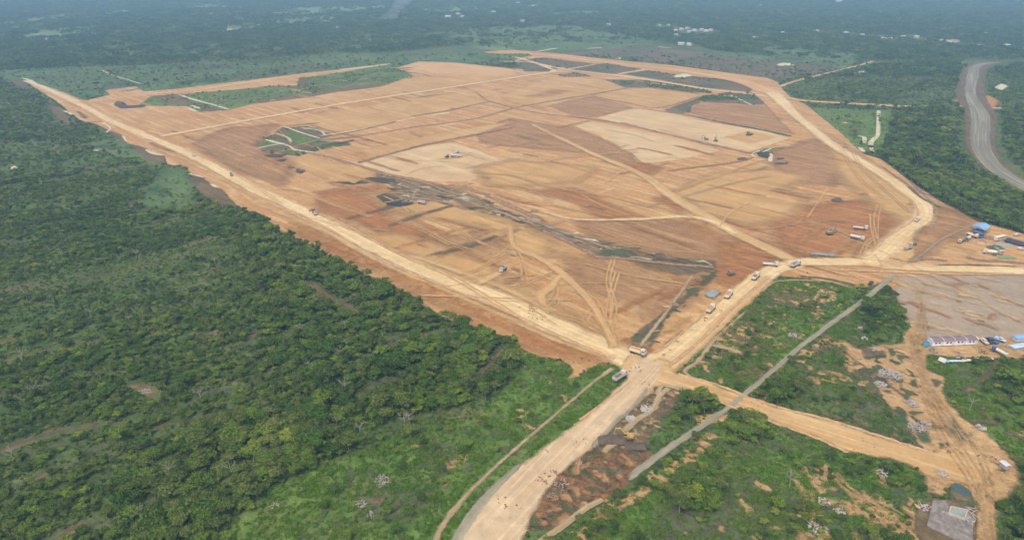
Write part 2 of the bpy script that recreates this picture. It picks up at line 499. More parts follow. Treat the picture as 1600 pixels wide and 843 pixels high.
# ---------- fields far and near (plants still grow on these)
GRASSY = []
def field(name, pts, mat='field', rag=6, soft=3, ang=None, **k):
    W = GW(pts); GRASSY.append(W)
    return sheet(name, pts, M[mat], rag, soft, ang, bare=False, **k)
field('far_field', [(-60, 118), (60, 106), (200, 103), (420, 96), (520, 86), (620, 88), (800, 80), (870, 84), (800, 100), (600, 100), (480, 116), (380, 128), (260, 140), (160, 150), (120, 158), (60, 132), (0, 122), (-60, 128)], 'nearfield', rag=10)
for pts in ([(0, 36), (60, 26), (200, 15), (205, 19), (90, 30), (0, 42)], [(270, 24), (390, 17), (390, 21), (290, 27)], [(840, 42), (900, 40), (930, 46), (860, 48)], [(90, 45), (150, 42), (160, 47), (100, 49)], [(620, 18), (720, 10), (800, 12), (700, 22)],
            [(1120, 10), (1190, 6), (1200, 12)], [(850, 22), (930, 17), (950, 22), (870, 26)], [(350, 44), (400, 36), (420, 40), (380, 48)], [(1560, 50), (1600, 46), (1600, 54)], [(420, 30), (520, 26), (540, 32), (430, 38)], [(660, 60), (800, 74), (790, 80), (700, 70)]):
    field('far_field', pts, rag=25, soft=12)
field('far_field', [(20, 62), (60, 48), (130, 44), (140, 52), (80, 60)], rag=20, soft=10)
field('far_field', [(60, 27), (200, 16), (210, 20), (90, 32)], rag=30, soft=10)
field('far_field', [(250, 9), (300, 5), (390, 12), (330, 16), (260, 14)], rag=30, soft=20)
field('far_field', [(400, 22), (470, 12), (600, 9), (640, 12), (560, 18), (450, 26)], rag=30, soft=20)
field('far_field', [(640, 56), (700, 48), (800, 42), (900, 44), (1000, 60), (1040, 66), (960, 78), (860, 78), (760, 68)], 'nearfield', rag=14, soft=8)
field('far_field', [(1100, 88), (1200, 72), (1350, 84), (1330, 104), (1250, 118), (1190, 108)], 'nearfield', rag=12, soft=6)
field('dark_field', [(870, 84), (940, 78), (1010, 74), (1080, 80), (1170, 92), (1300, 100), (1290, 112), (1220, 128), (1120, 110), (1000, 94)], 'darkfield', rag=8, soft=4)
field('grass_field', [(1270, 168), (1372, 172), (1372, 235), (1345, 240), (1310, 212)], 'grass', rag=3, soft=1.5)
field('grass_field', [(1372, 172), (1395, 172), (1385, 240), (1368, 240)], 'grass', rag=3, soft=1.5)
field('grass_field', [(300, 900), (400, 775), (470, 745), (560, 705), (620, 680), (740, 655), (800, 600), (800, 520), (850, 558), (905, 575), (960, 570), (985, 585), (900, 665), (800, 740), (730, 815), (700, 900)], 'grass', rag=5, soft=2)
field('grass_field', [(1065, 575), (1110, 528), (1200, 437), (1345, 445), (1330, 480), (1200, 590), (1135, 612)], 'grass', rag=3, soft=1)
field('grass_field', [(1150, 640), (1200, 655), (1325, 705), (1425, 725), (1452, 768), (1440, 800), (1280, 860), (900, 900), (960, 800), (1100, 680)], 'grass', rag=4, soft=2)
field('grass_field', [(1440, 560), (1560, 570), (1600, 560), (1640, 660), (1640, 760), (1590, 730), (1480, 620)], 'grass', rag=5, soft=3)
field('grass_field', [(190, 215), (200, 222), (250, 250), (255, 262), (200, 250), (120, 225)], 'nearfield', rag=6, soft=4)
field('grass_field', [(255, 262), (290, 262), (300, 290), (310, 320), (270, 330), (215, 320), (235, 285)], 'nearfield', rag=7, soft=5)
for pts in ([(1205, 605), (1300, 545), (1345, 560), (1400, 650), (1425, 692), (1330, 662), (1300, 610), (1240, 640)], [(1300, 500), (1400, 460), (1425, 512), (1340, 540), (1290, 530)], [(1000, 843), (1040, 780), (1100, 740), (1170, 740), (1250, 790), (1250, 870), (1000, 870)],
            [(1440, 575), (1560, 575), (1560, 600), (1500, 620), (1480, 600)], [(1090, 690), (1180, 680), (1200, 720), (1120, 730)], [(1085, 560), (1130, 540), (1200, 545), (1180, 580), (1110, 600)], [(1190, 445), (1290, 450), (1300, 480), (1210, 485), (1160, 500)],
            [(560, 770), (640, 740), (690, 760), (640, 810), (560, 815)], [(640, 700), (700, 690), (725, 715), (690, 740), (650, 725)], [(560, 735), (600, 725), (620, 750), (590, 765)]):
    field('bare_weedy_ground', pts, 'weedy', 7, 3)
sheet('dark_soil', [(155, 190), (195, 205), (225, 230), (258, 243), (258, 256), (230, 250), (205, 228), (165, 205)], M['purple'], 3, 2)
sheet('dark_soil', [(295, 272), (322, 278), (350, 298), (362, 312), (372, 322), (345, 322), (310, 300)], M['purple'], 3, 2)
sheet('dark_soil', [(75, 163), (95, 168), (105, 180), (120, 190), (100, 196), (85, 178)], M['purple'], 3, 2)
sheet('dark_soil', [(12, 120), (35, 128), (52, 138), (40, 140), (15, 126)], M['purple'], 3, 2)

# ---------- the cleared site
SITE = [(50, 134), (75, 150), (95, 163), (110, 176), (125, 187), (150, 194), (172, 204), (192, 211), (200, 224), (225, 230), (240, 238), (257, 243),
        (262, 257), (292, 260), (297, 270), (320, 278), (332, 290), (350, 297), (360, 310), (372, 322), (400, 335), (425, 350), (442, 365),
        (465, 377), (500, 391), (520, 407), (550, 415), (580, 436), (607, 441), (635, 456), (650, 468), (665, 481), (690, 493), (715, 508),
        (755, 512), (790, 525), (805, 522), (815, 545), (845, 557), (872, 560), (885, 563), (897, 578), (882, 596), (905, 588), (925, 571),
        (945, 563), (965, 565), (978, 575), (985, 600), (1020, 600), (1052, 590), (1066, 572), (1110, 530), (1145, 492), (1175, 462), (1200, 437),
        (1212, 430), (1280, 437), (1350, 450), (1380, 440), (1400, 455), (1420, 470), (1640, 470), (1640, 372), (1600, 366), (1550, 352), (1520, 343), (1487, 324), (1462, 311),
        (1425, 286), (1400, 266), (1375, 248), (1350, 241), (1332, 225), (1317, 211), (1287, 186), (1260, 164), (1235, 152), (1222, 139),
        (1215, 128), (1200, 122), (1125, 112), (1050, 102), (975, 95), (925, 90), (875, 84), (825, 80), (800, 78), (756, 81), (770, 85), (800, 86),
        (812, 92), (800, 96), (812, 104), (800, 107), (712, 98), (655, 96), (640, 101), (615, 106), (600, 101), (540, 108), (487, 113), (400, 124),
        (275, 139), (225, 143), (212, 135), (165, 141), (172, 148), (135, 157), (125, 155), (90, 140), (60, 132)]
sheet('cleared_ground', SITE, M['soil'], rag=1.6, soft=.5)

# green and dark remnants inside the site
def remnant(name, pts, mat, rag=2, soft=1, grassy=True, ang=None):
    o = sheet(name, pts, M[mat], rag, soft, ang, bare=False)
    W = GW(pts)
    REM.append((W, mat))
    return o
REM = []
remnant('grass_strip', [(470, 122), (540, 112), (605, 100), (625, 98), (628, 108), (650, 121), (607, 131), (525, 141), (482, 149), (400, 161), (357, 172), (310, 175), (295, 166), (215, 165), (237, 150), (287, 147), (400, 137), (420, 134), (467, 134)], 'grass')
remnant('dark_soil', [(467, 121), (478, 120), (482, 134), (470, 137), (420, 137), (400, 140), (420, 134), (465, 134)], 'purple', 2, 1)
remnant('dark_soil', [(400, 155), (482, 146), (525, 138), (607, 129), (648, 120), (658, 124), (607, 134), (525, 144), (482, 152), (400, 162)], 'purple', 2, 1)
remnant('dark_soil', [(240, 150), (287, 146), (300, 160), (345, 172), (330, 175), (300, 164), (260, 160)], 'purple', 2, 1)
remnant('dark_soil', [(181, 160), (192, 160), (200, 165), (230, 163), (225, 168), (190, 170), (180, 166)], 'dark', 2, 1)
remnant('grass_strip', [(812, 104), (860, 98), (880, 104), (860, 112), (820, 112)], 'darkfield', 2, 1)
remnant('grass_strip', [(756, 84), (825, 84), (832, 88), (790, 92), (770, 89)], 'grass', 2, 1)
remnant('grass_strip', [(790, 96), (830, 97), (850, 108), (800, 108), (745, 97)], 'darkfield', 2, 1)
remnant('dark_field', [(815, 92), (850, 90), (930, 100), (925, 102), (870, 106), (835, 102), (808, 95)], 'darkfield', 2, 1)
remnant('dark_field', [(880, 105), (945, 99), (1005, 108), (985, 113), (962, 116), (890, 110)], 'darkfield', 2, 1)
remnant('dark_field', [(972, 116), (1012, 110), (1060, 117), (1150, 126), (1176, 137), (1172, 144), (1100, 137), (1025, 124)], 'darkfield', 2, 1)
remnant('dark_field', [(870, 117), (900, 113), (925, 119), (905, 122), (880, 121)], 'darkfield', 2, 1)
remnant('dark_field', [(940, 124), (1005, 125), (1050, 131), (1100, 141), (1118, 147), (1085, 146), (1030, 138), (975, 137), (960, 130)], 'darkfield', 2, 1)
remnant('dark_field', [(1037, 172), (1100, 150), (1135, 144), (1178, 147), (1196, 162), (1180, 165), (1150, 162), (1100, 160), (1082, 164), (1078, 176), (1060, 178)], 'darkfield', 2, 1)
remnant('dark_field', [(385, 228), (405, 217), (425, 212), (440, 200), (480, 197), (508, 204), (520, 211), (500, 220), (545, 222), (550, 226), (500, 234), (470, 244), (430, 242), (390, 236), (370, 232)], 'darkfield', 3, 1.2)
remnant('grass_strip', [(406, 217), (425, 217), (440, 224), (425, 230), (403, 231)], 'grass', 2, .8)
remnant('grass_strip', [(445, 205), (470, 208), (495, 220), (478, 228), (455, 221)], 'grass', 2, .8)
remnant('grass_strip', [(438, 234), (460, 233), (466, 241), (442, 240)], 'grass', 2, .8)
remnant('grass_strip', [(1165, 240), (1195, 232), (1225, 230), (1232, 240), (1205, 242), (1175, 240)], 'grass', 2, .8)

# uneven colour of the graded soil: long thin spreads left by scrapers
SITE_W = GW(SITE)
def stains(mt, n, seed, wmax=8.0, region=None):
    rng = random.Random(seed); it = []
    while len(it) < n:
        px, py = rng.uniform(100, 1480), rng.uniform(110, 560)
        p = G(px, py)
        if not inside(p[None], SITE_W)[0]: continue
        a = GRAIN + rng.choice((0, 0, 0, math.pi / 2)) + rng.gauss(0, .07); L = rng.uniform(10, 75); c = rng.gauss(0, .12)
        q = np.array([p + L * t * np.array([math.cos(a + c * t), math.sin(a + c * t)]) for t in (-.5, -.25, 0, .25, .5)])
        if not inside(q, SITE_W).all(): continue
        w = rng.uniform(1.5, wmax); it.append((q, [w * .3, w * rng.uniform(.6, 1), w, w * rng.uniform(.5, 1), w * .25], True))
    strips('soil_spread', it, M[mt], rag=3.2, soft=2.2, dz=.0012)
for mt, n, sd__ in (('tan', 60, 1), ('pale', 26, 4), ('soil', 50, 6), ('soilbrown', 26, 3)):
    stains(mt, n, sd__)
# ---------- levelled plots and soil patches
def plot(pts, mat, rag=1.0, soft=.6, name='levelled_plot', ang=None):
    return sheet(name, pts, M[mat], rag, soft, ang, bare=False)
plot([(930, 184), (990, 170), (1037, 175), (1112, 192), (1200, 206), (1233, 216), (1174, 236), (1140, 230), (1113, 224), (1080, 216), (1050, 209)], 'pale')
plot([(898, 197), (925, 190), (975, 200), (1025, 209), (1092, 225), (1127, 235), (1065, 249), (1020, 254), (1005, 255), (985, 237), (937, 212)], 'pale')
plot([(1130, 214), (1175, 204), (1215, 214), (1172, 225)], 'tan', 3, 2)
plot([(925, 150), (980, 138), (1098, 148), (1032, 166), (982, 160)], 'tan')
plot([(855, 165), (925, 150), (990, 168), (930, 182), (905, 185)], 'soilbrown', 1.5, 1.5)
plot([(440, 193), (540, 172), (700, 143), (762, 160), (700, 172), (612, 190), (540, 207), (507, 207), (495, 198)], 'tan')
plot([(562, 256), (612, 240), (675, 226), (712, 223), (750, 236), (800, 258), (780, 272), (725, 284), (662, 284), (612, 273)], 'pale', 2, 1.5)
plot([(450, 251), (482, 239), (585, 272), (550, 285), (507, 274)], 'tan', 1.2, .8)
plot([(617, 107), (650, 97), (712, 99), (800, 108), (808, 117), (740, 122), (690, 118), (640, 112)], 'pink', 3, 2)
plot([(640, 120), (800, 120), (700, 138), (640, 143), (600, 148), (560, 148)], 'tan', 3, 3, 'soil_patch')
plot([(780, 150), (860, 120), (930, 120), (975, 137), (925, 149), (850, 166), (800, 160)], 'tan', 3, 3, 'soil_patch')
plot([(1090, 158), (1150, 164), (1196, 163), (1215, 185), (1240, 210), (1200, 202), (1110, 187), (1080, 176)], 'soilbrown', 3, 2, 'soil_patch')
plot([(800, 185), (860, 195), (900, 200), (935, 215), (985, 240), (1000, 262), (930, 240), (860, 235), (760, 225), (735, 205)], 'soilbrown', 4, 3, 'soil_patch')
plot([(560, 235), (700, 205), (800, 190), (730, 215), (640, 232), (580, 246)], 'tan', 3, 2, 'soil_patch')
for pts, mt in (
    ([(842, 298), (870, 293), (915, 304), (950, 316), (957, 322), (1010, 340), (1000, 348), (960, 345), (920, 330), (900, 315)], 'soilred'),
    ([(1031, 310), (1050, 308), (1075, 326), (1058, 330), (1040, 318)], 'soilred'),
    ([(980, 255), (1005, 256), (1030, 262), (1010, 275), (985, 262)], 'soilred'),
    ([(500, 300), (590, 290), (600, 330), (680, 360), (660, 378), (620, 372), (560, 345), (500, 330)], 'soilred'),
    ([(690, 370), (760, 350), (795, 360), (790, 380), (700, 400), (660, 395)], 'soilbrown'),
    ([(1095, 385), (1150, 375), (1215, 395), (1210, 412), (1185, 430), (1160, 450), (1125, 440), (1120, 412)], 'soilred'),
    ([(1200, 330), (1300, 318), (1380, 312), (1400, 335), (1380, 370), (1345, 395), (1270, 400), (1240, 398), (1210, 360)], 'soilred'),
    ([(1210, 235), (1290, 215), (1320, 260), (1300, 290), (1230, 280), (1205, 260)], 'soilbrown'),
    ([(890, 400), (1000, 395), (1100, 430), (1080, 470), (1020, 500), (960, 470), (900, 440)], 'soilbrown'),
    ([(360, 200), (430, 195), (400, 225), (430, 245), (460, 255), (440, 290), (380, 270), (330, 240), (300, 225)], 'soilbrown'),
    ([(600, 410), (700, 440), (790, 490), (870, 535), (960, 560), (880, 560), (800, 520), (700, 480), (600, 435)], 'slope'),
    ([(455, 350), (520, 372), (600, 405), (640, 432), (600, 425), (530, 400), (470, 372)], 'slope'),
    ([(800, 515), (850, 510), (900, 535), (870, 556), (815, 545)], 'soilred'),
    ([(740, 262), (800, 250), (870, 255), (930, 262), (900, 285), (830, 290), (760, 290)], 'tan'),
    ([(560, 300), (640, 300), (800, 345), (860, 375), (850, 400), (800, 390), (740, 350), (650, 340), (600, 320)], 'tan'),
    ([(620, 365), (700, 385), (760, 410), (830, 455), (900, 500), (960, 540), (900, 520), (820, 485), (740, 450), (640, 400), (560, 365)], 'tan'),
    ([(1050, 300), (1120, 270), (1200, 262), (1260, 275), (1220, 300), (1260, 310), (1230, 340), (1170, 355), (1100, 330)], 'tan'),
    ([(1285, 205), (1300, 215), (1345, 245), (1400, 285), (1450, 325), (1445, 345), (1420, 350), (1380, 330), (1340, 300), (1305, 265)], 'tan'),
    ([(900, 345), (1000, 343), (1080, 348), (1140, 375), (1120, 405), (1020, 398), (940, 380)], 'soilbrown'),
    ([(1070, 345), (1100, 350), (1140, 385), (1145, 405), (1125, 390)], 'slope'),
    ([(1440, 345), (1480, 325), (1520, 345), (1500, 365), (1440, 400), (1400, 405), (1420, 375)], 'soilbrown'),
    ([(820, 150), (870, 140), (890, 142), (850, 152)], 'soilbrown')):
    plot(pts, mt, 8.0, 7.0, 'soil_patch')
sheet('gravel_yard', [(1405, 432), (1640, 428), (1640, 526), (1450, 530), (1432, 530), (1425, 512), (1412, 487), (1399, 462)], M['yard'], 2, 1)
sheet('loose_soil', [(1317, 530), (1340, 545), (1410, 535), (1425, 505), (1450, 528), (1640, 522), (1640, 560), (1500, 558), (1450, 553), (1446, 575), (1475, 590), (1472, 612), (1484, 633), (1500, 650), (1545, 680),
                     (1562, 698), (1587, 722), (1597, 758), (1575, 779), (1552, 780), (1556, 810), (1552, 870), (1520, 870), (1527, 785), (1510, 764), (1487, 756), (1470, 770), (1452, 768), (1448, 742), (1425, 725),
                     (1400, 716), (1437, 703), (1418, 672), (1395, 640), (1378, 622), (1355, 600), (1340, 580), (1322, 556)], M['patch'], 2.4, .8)
sheet('churned_ground', [(892, 725), (920, 703), (935, 690), (1000, 690), (1025, 712), (985, 747), (985, 757), (940, 780), (900, 803), (860, 826), (815, 828), (820, 812), (845, 775), (865, 745)], M['mulch'], 1.6, .5)
sheet('churned_ground', [(955, 665), (995, 635), (1020, 612), (1060, 605), (1060, 625), (1040, 650), (1010, 690), (975, 705), (930, 700)], M['purple'], 1.6, .8)
remnant('cut_ditch', [(585, 272), (620, 275), (660, 287), (700, 292), (740, 305), (800, 332), (850, 350), (900, 366), (960, 382), (1030, 398), (1100, 408), (1125, 414), (1120, 420), (1050, 412), (980, 402), (935, 400), (890, 378), (845, 360), (790, 340), (720, 325), (680, 315), (640, 312), (600, 318), (588, 306), (620, 296), (600, 284)], 'mudgrey', 3.0, 1.6)
remnant('dark_pool', [(588, 307), (600, 302), (625, 310), (640, 320), (625, 324), (605, 320)], 'dark', 1.2, .5)
remnant('dark_pool', [(516, 283), (545, 284), (552, 287), (575, 277), (612, 276), (625, 290), (590, 285), (550, 289), (530, 287)], 'dark', 1.2, .5)
remnant('dark_pool', [(1182, 238), (1200, 237), (1206, 244), (1200, 248), (1185, 244)], 'dark', .8, .3)
for pts in ([(1152, 247), (1165, 246), (1166, 251), (1158, 250)], [(1213, 247), (1226, 246), (1224, 249), (1215, 250)], [(1216, 254), (1232, 253), (1230, 257), (1217, 257)],
            [(1300, 311), (1313, 309), (1317, 314), (1304, 315)], [(463, 262), (478, 268), (470, 272), (462, 268)], [(446, 260), (462, 262), (455, 264)], [(412, 242), (450, 240), (440, 246), (415, 246)],
            [(425, 251), (447, 248), (446, 252), (430, 254)]):
    remnant('dark_soil', pts, 'dark', .8, .6)
remnant('dark_field', [(972, 400), (1120, 408), (1118, 424), (1060, 430), (1000, 420)], 'purple', 3, 1.5)
remnant('grass_strip', [(940, 390), (975, 390), (1000, 400), (960, 403), (935, 398)], 'weedy', 3, 1.5)
remnant('dark_soil', [(1095, 440), (1120, 422), (1112, 440), (1060, 478), (1020, 520), (998, 548), (985, 540), (1010, 510), (1040, 485)], 'purple', 1.6, 1)
remnant('dark_soil', [(985, 530), (1010, 505), (1040, 500), (1025, 530), (1010, 550), (985, 545)], 'darkfield', 1.4, .8)
# soil showing in the weedy plots
for pts in ([(1110, 540), (1135, 510), (1170, 500), (1205, 510), (1200, 535), (1165, 560), (1120, 560)], [(1195, 450), (1260, 452), (1300, 465), (1250, 480), (1210, 470)],
            [(1180, 590), (1200, 560), (1215, 570), (1190, 600)]):
    sheet('weedy_soil', pts, M['purple'], 2.5, 1, bare=False)
for pts in ([(1115, 522), (1150, 540), (1160, 555), (1125, 545)], [(1150, 510), (1180, 512), (1175, 530), (1150, 525)], [(1330, 540), (1345, 545), (1292, 520), (1285, 530), (1245, 565), (1250, 545)],
            [(1243, 567), (1290, 522), (1292, 530), (1255, 568)], [(1075, 700), (1090, 700), (1080, 715)], [(1035, 722), (1060, 715), (1062, 728), (1040, 740)], [(1000, 750), (1020, 735), (1022, 752), (1005, 760)],
            [(965, 780), (985, 778), (960, 800), (925, 815), (935, 800)], [(905, 830), (925, 818), (927, 828), (900, 845)], [(1085, 650), (1100, 648), (1170, 645), (1140, 658), (1090, 662)],
            [(690, 718), (715, 725), (722, 710), (730, 708), (725, 720), (700, 733)], [(800, 655), (835, 635), (832, 640), (805, 662)], [(1150, 640), (1165, 632), (1215, 612), (1190, 640), (1160, 650)],
            [(1275, 775), (1290, 782), (1300, 800), (1285, 790)], [(1262, 820), (1290, 812), (1310, 835), (1350, 850), (1290, 850)], [(1315, 760), (1370, 790), (1420, 815), (1440, 850), (1370, 850), (1350, 800)],
            [(1370, 735), (1390, 750), (1385, 760), (1372, 750)], [(1585, 675), (1600, 672), (1605, 680), (1590, 682)], [(1280, 450), (1310, 458), (1300, 475), (1272, 465)], [(1260, 478), (1290, 490), (1275, 500)]):
    sheet('weedy_soil', pts, M['patch'], 1.3, .5, bare=False)
# old logging trails and gaps in the left scrub
strips('forest_trail', [([(485, 443), (505, 460), (530, 474), (560, 490)], 5), ([(610, 540), (640, 530), (680, 522), (705, 518)], 4.5), ([(740, 808 - 10), (770, 790 - 10)], 3),
                        ([(0, 705), (40, 690), (90, 675), (150, 665)], 4), ([(80, 845), (120, 825), (140, 818)], 4), ([(0, 207), (60, 204), (100, 193), (160, 190)], 3.5), ([(205, 600), (228, 608), (240, 620)], 4),
                        ([(0, 455), (30, 447), (60, 440)], 3), ([(740, 596), (760, 580), (775, 560), (785, 545)], 3.5), ([(0, 565), (80, 545)], 2.5), ([(290, 385), (330, 372)], 4), ([(560, 790), (590, 780), (600, 774)], 2.0),
                        ([(20, 243), (80, 238), (130, 230)], 4), ([(200, 325), (212, 315)], 4), ([(1520, 600), (1545, 585), (1555, 565)], 1.4), ([(1500, 612), (1520, 600)], 1.6)], M['purple'], 1.6, .8, bare=True)

for pts in ([(1400, 640), (1415, 645), (1432, 690), (1425, 698), (1395, 660)], [(1478, 650), (1492, 655), (1510, 690), (1498, 692)], [(1500, 680), (1520, 690), (1512, 697)], [(1330, 560), (1350, 570), (1375, 615), (1365, 620), (1345, 595)],
            [(1425, 660), (1445, 665), (1455, 690), (1440, 690)], [(1400, 590), (1412, 592), (1408, 610)], [(1455, 590), (1470, 595), (1462, 606)], [(1340, 540), (1380, 548), (1385, 560), (1350, 556)], [(1452, 556), (1475, 556), (1500, 563), (1455, 570)]):
    field('weedy_soil', pts, 'darkfield', 1.6, .8)
strips('weedy_soil', [([(1300 + 9 * k % 130, 536 + 6.5 * k % 90), (1312 + 9 * k % 130, 548 + 6.5 * k % 90)], random.uniform(.8, 2.5)) for k in range(24)], M['purple'], 1.2, .8)
for mt, n, sd__ in (('soilred', 30, 12), ('slope', 18, 15), ('soilbrown', 42, 13), ('tan', 26, 11), ('purple', 12, 16)):
    stains(mt, n, sd__, 5.0)
def spots(name, poly, mt, n, seed, w=(1, 3), L=(2, 9), a0=None, rag=1.6, soft=.5, bare=False):
    """small irregular bare or weedy spots inside an area"""
    rng = random.Random(seed); W = GW(poly); lo, hi = W.min(0), W.max(0); it = []; k = 0
    while len(it) < n and k < n * 60:
        k += 1; p = np.array([rng.uniform(lo[0], hi[0]), rng.uniform(lo[1], hi[1])])
        if not inside(p[None], W)[0]: continue
        a = (a0 if a0 is not None else rng.uniform(0, 3.14)) + rng.gauss(0, .2); l = rng.uniform(*L); q = [p + l * t * np.array([math.cos(a), math.sin(a)]) + np.array([rng.gauss(0, l * .06), rng.gauss(0, l * .06)]) for t in (-.5, -.15, .15, .5)]
        ww = rng.uniform(*w); it.append((np.array(q), [ww * .4, ww, ww * rng.uniform(.6, 1.1), ww * .4], True))
    strips(name, it, M[mt], rag=rag, soft=soft, bare=bare, dz=.0015)
LR = [(1000, 843), (1060, 760), (1140, 690), (1190, 660), (1330, 712), (1430, 735), (1440, 790), (1430, 843)]
DT = [(600, 290), (660, 287), (740, 305), (850, 350), (960, 382), (1100, 408), (1110, 418), (980, 402), (890, 378), (790, 340), (680, 315), (640, 312)]
spots('ditch_debris', DT, 'weedy', 16, 51, (1, 3), (4, 16), GRAIN + .35)
spots('ditch_debris', DT, 'sand', 16, 52, (.6, 1.8), (4, 18), GRAIN + .35)
spots('ditch_debris', DT, 'dark', 34, 53, (1, 3), (4, 16), GRAIN + .35)
spots('ditch_debris', [(1120, 425), (1105, 420), (1060, 470), (1000, 530), (1010, 550), (1040, 510)], 'weedy', 30, 54, (1, 2.5), (3, 10))
WD = [(895, 728), (935, 692), (1000, 692), (1020, 712), (985, 745), (940, 778), (860, 822), (820, 822), (850, 775)]
spots('churned_spot', WD, 'weedy', 26, 61, (1, 2.6), (2, 8))
spots('churned_spot', WD, 'soilbrown', 26, 62, (1, 3.5), (2, 9))
spots('churned_spot', WD, 'purple', 26, 63, (.8, 2.4), (2, 7))
spots('churned_spot', [(955, 665), (1020, 612), (1060, 605), (1040, 650), (1010, 690)], 'patch', 26, 64, (.8, 2.2), (2, 7))
spots('churned_spot', [(955, 665), (1020, 612), (1060, 605), (1040, 650), (1010, 690)], 'weedy', 26, 65, (.8, 2.2), (2, 7))
ga_ = math.atan2(*(G(640, 122) - G(360, 165))[::-1])
GS = [(482, 125), (620, 103), (640, 118), (480, 145), (370, 165), (320, 168), (300, 150), (420, 140)]
spots('grass_row', GS, 'nearfield', 30, 71, (2, 5), (20, 90), ga_, 3, 2)
spots('grass_row', GS, 'darkfield', 24, 72, (2, 4), (20, 80), ga_, 3, 2)
spots('grass_row', GS, 'patch', 16, 73, (1, 2.5), (15, 60), ga_, 3, 2)
spots('field_row', [(0, 122), (60, 110), (420, 98), (560, 90), (600, 98), (400, 122), (240, 138), (130, 152), (60, 130)], 'darkfield', 60, 74, (3, 9), (20, 110), ga_, 5, 4)
spots('bare_spot', LR, 'patch', 26, 31)
spots('bare_spot', LR, 'weedy', 60, 47, (1, 4), (3, 14))
spots('bare_spot', [(1255, 760), (1300, 740), (1440, 810), (1440, 870), (1250, 870)], 'patch', 44, 32, (1.2, 3), (3, 12), None, 1.8, .9)
spots('bare_spot', [(1000, 762), (1075, 705), (1110, 680), (1120, 690), (1060, 740), (960, 800), (920, 843), (890, 843), (940, 795)], 'patch', 34, 33, (1.5, 3.5), (2, 8))
spots('bare_spot', [(1080, 570), (1200, 440), (1340, 450), (1210, 570), (1140, 608)], 'patch', 70, 34, (1, 3), (2, 8))
spots('bare_spot', [(1080, 570), (1200, 440), (1340, 450), (1210, 570), (1140, 608)], 'purple', 50, 35, (1, 3.5), (2, 9))
spots('bare_spot', [(1205, 605), (1300, 500), (1400, 460), (1425, 512), (1330, 545), (1400, 650), (1425, 692), (1300, 655)], 'purple', 50, 36, (1, 4), (3, 11))
spots('bare_spot', [(1205, 600), (1300, 545), (1330, 550), (1370, 620), (1300, 600)], 'patch', 22, 37, (1, 3), (3, 9))
spots('bare_spot', [(440, 843), (560, 720), (700, 660), (850, 575), (940, 575), (800, 730), (700, 843)], 'weedy', 46, 38, (.8, 2.5), (3, 12))
spots('bare_spot', [(560, 720), (700, 660), (850, 575), (940, 575), (800, 730), (700, 800)], 'patch', 9, 39, (.8, 2), (2, 7))
spots('weedy_spot', [(1325, 545), (1410, 540), (1480, 700), (1570, 720), (1560, 760), (1460, 740), (1400, 690)], 'weedy', 60, 40, (1, 3.5), (3, 9))
spots('bare_spot', [(0, 843), (0, 260), (200, 240), (380, 360), (700, 560), (640, 640), (400, 760)], 'weedy', 60, 41, (1.4, 3.2), (7, 34), ROWS, 2.2, 1.2, True)
spots('bare_spot', [(0, 843), (0, 260), (200, 240), (380, 360), (700, 560), (640, 640), (400, 760)], 'purple', 22, 46, (1.0, 2.4), (6, 22), ROWS, 1.8, 1.0, True)
spots('bare_spot', [(1480, 600), (1600, 560), (1600, 740), (1530, 680)], 'purple', 14, 42, (1, 3), (3, 9))
spots('bare_spot', [(1400, 440), (1600, 432), (1600, 520), (1440, 525)], 'soilbrown', 8, 43, (.8, 2.4), (5, 24), GRAIN, 2.0, 1.6)
spots('bare_spot', [(1400, 440), (1600, 432), (1600, 520), (1440, 525)], 'pale', 24, 45, (.5, 1.5), (5, 26), GRAIN, 1.6, 1.8)
spots('bare_spot', [(1400, 440), (1600, 432), (1600, 520), (1440, 525)], 'soilbrown', 8, 44, (.8, 2.6), (3, 12), None, 2.0, 1.6)
# ---------- roads
strip('haul_road', [(-10, 100), (40, 126), (75, 140), (125, 163), (175, 190), (225, 211), (300, 243), (362, 276), (400, 296), (450, 319), (495, 341), (575, 382), (650, 417), (725, 447), (800, 477), (850, 502), (912, 530), (962, 552), (1000, 572)][1:],
      [8, 9, 9, 10, 10, 11, 12, 12, 12, 11, 12, 13, 14, 16, 16, 15, 14, 14], M['road'], 2.2, 1.8)
strips('road_shoulder', [([(400, 318), (500, 358), (600, 412), (700, 455), (800, 500), (880, 535), (960, 562)], 3.5), ([(215, 222), (280, 246), (350, 280), (400, 312)], 3), ([(640, 398), (720, 425), (800, 455), (870, 490)], 5)], M['roadyel'], 2, 1.6)
strip('haul_road', [(1000, 580), (1030, 563), (1050, 550), (1087, 520), (1125, 487), (1162, 457), (1190, 434), (1215, 419), (1250, 412)], [13, 12, 11, 11, 11, 12, 12, 11, 10], M['road'], 1.8, 1.2)
strip('road_shoulder', [(1030, 585), (1064, 562), (1100, 530), (1140, 490), (1180, 455), (1205, 432)], 6, M['roadyel'], 1.8, 1.4)
strip('haul_road', [(1225, 413), (1250, 410), (1300, 410), (1350, 411), (1400, 416), (1500, 420), (1640, 424)], [9, 10, 11, 11, 11, 11, 11], M['road'], 1.6, 1.2)
sheet('haul_road', [(1330, 415), (1360, 408), (1375, 392), (1392, 372), (1425, 350), (1428, 400), (1412, 420)], M['roadyel'], 1.5, 1.2)
strip('haul_road', [(1350, 412), (1378, 395), (1400, 372), (1427, 352), (1444, 337), (1440, 318), (1412, 296), (1375, 271), (1337, 248), (1300, 226), (1270, 202), (1237, 175), (1205, 142)], [14, 13, 12, 12, 13, 13, 12, 11, 12, 12, 12, 14, 22], M['road'], 2.6, 2.2)
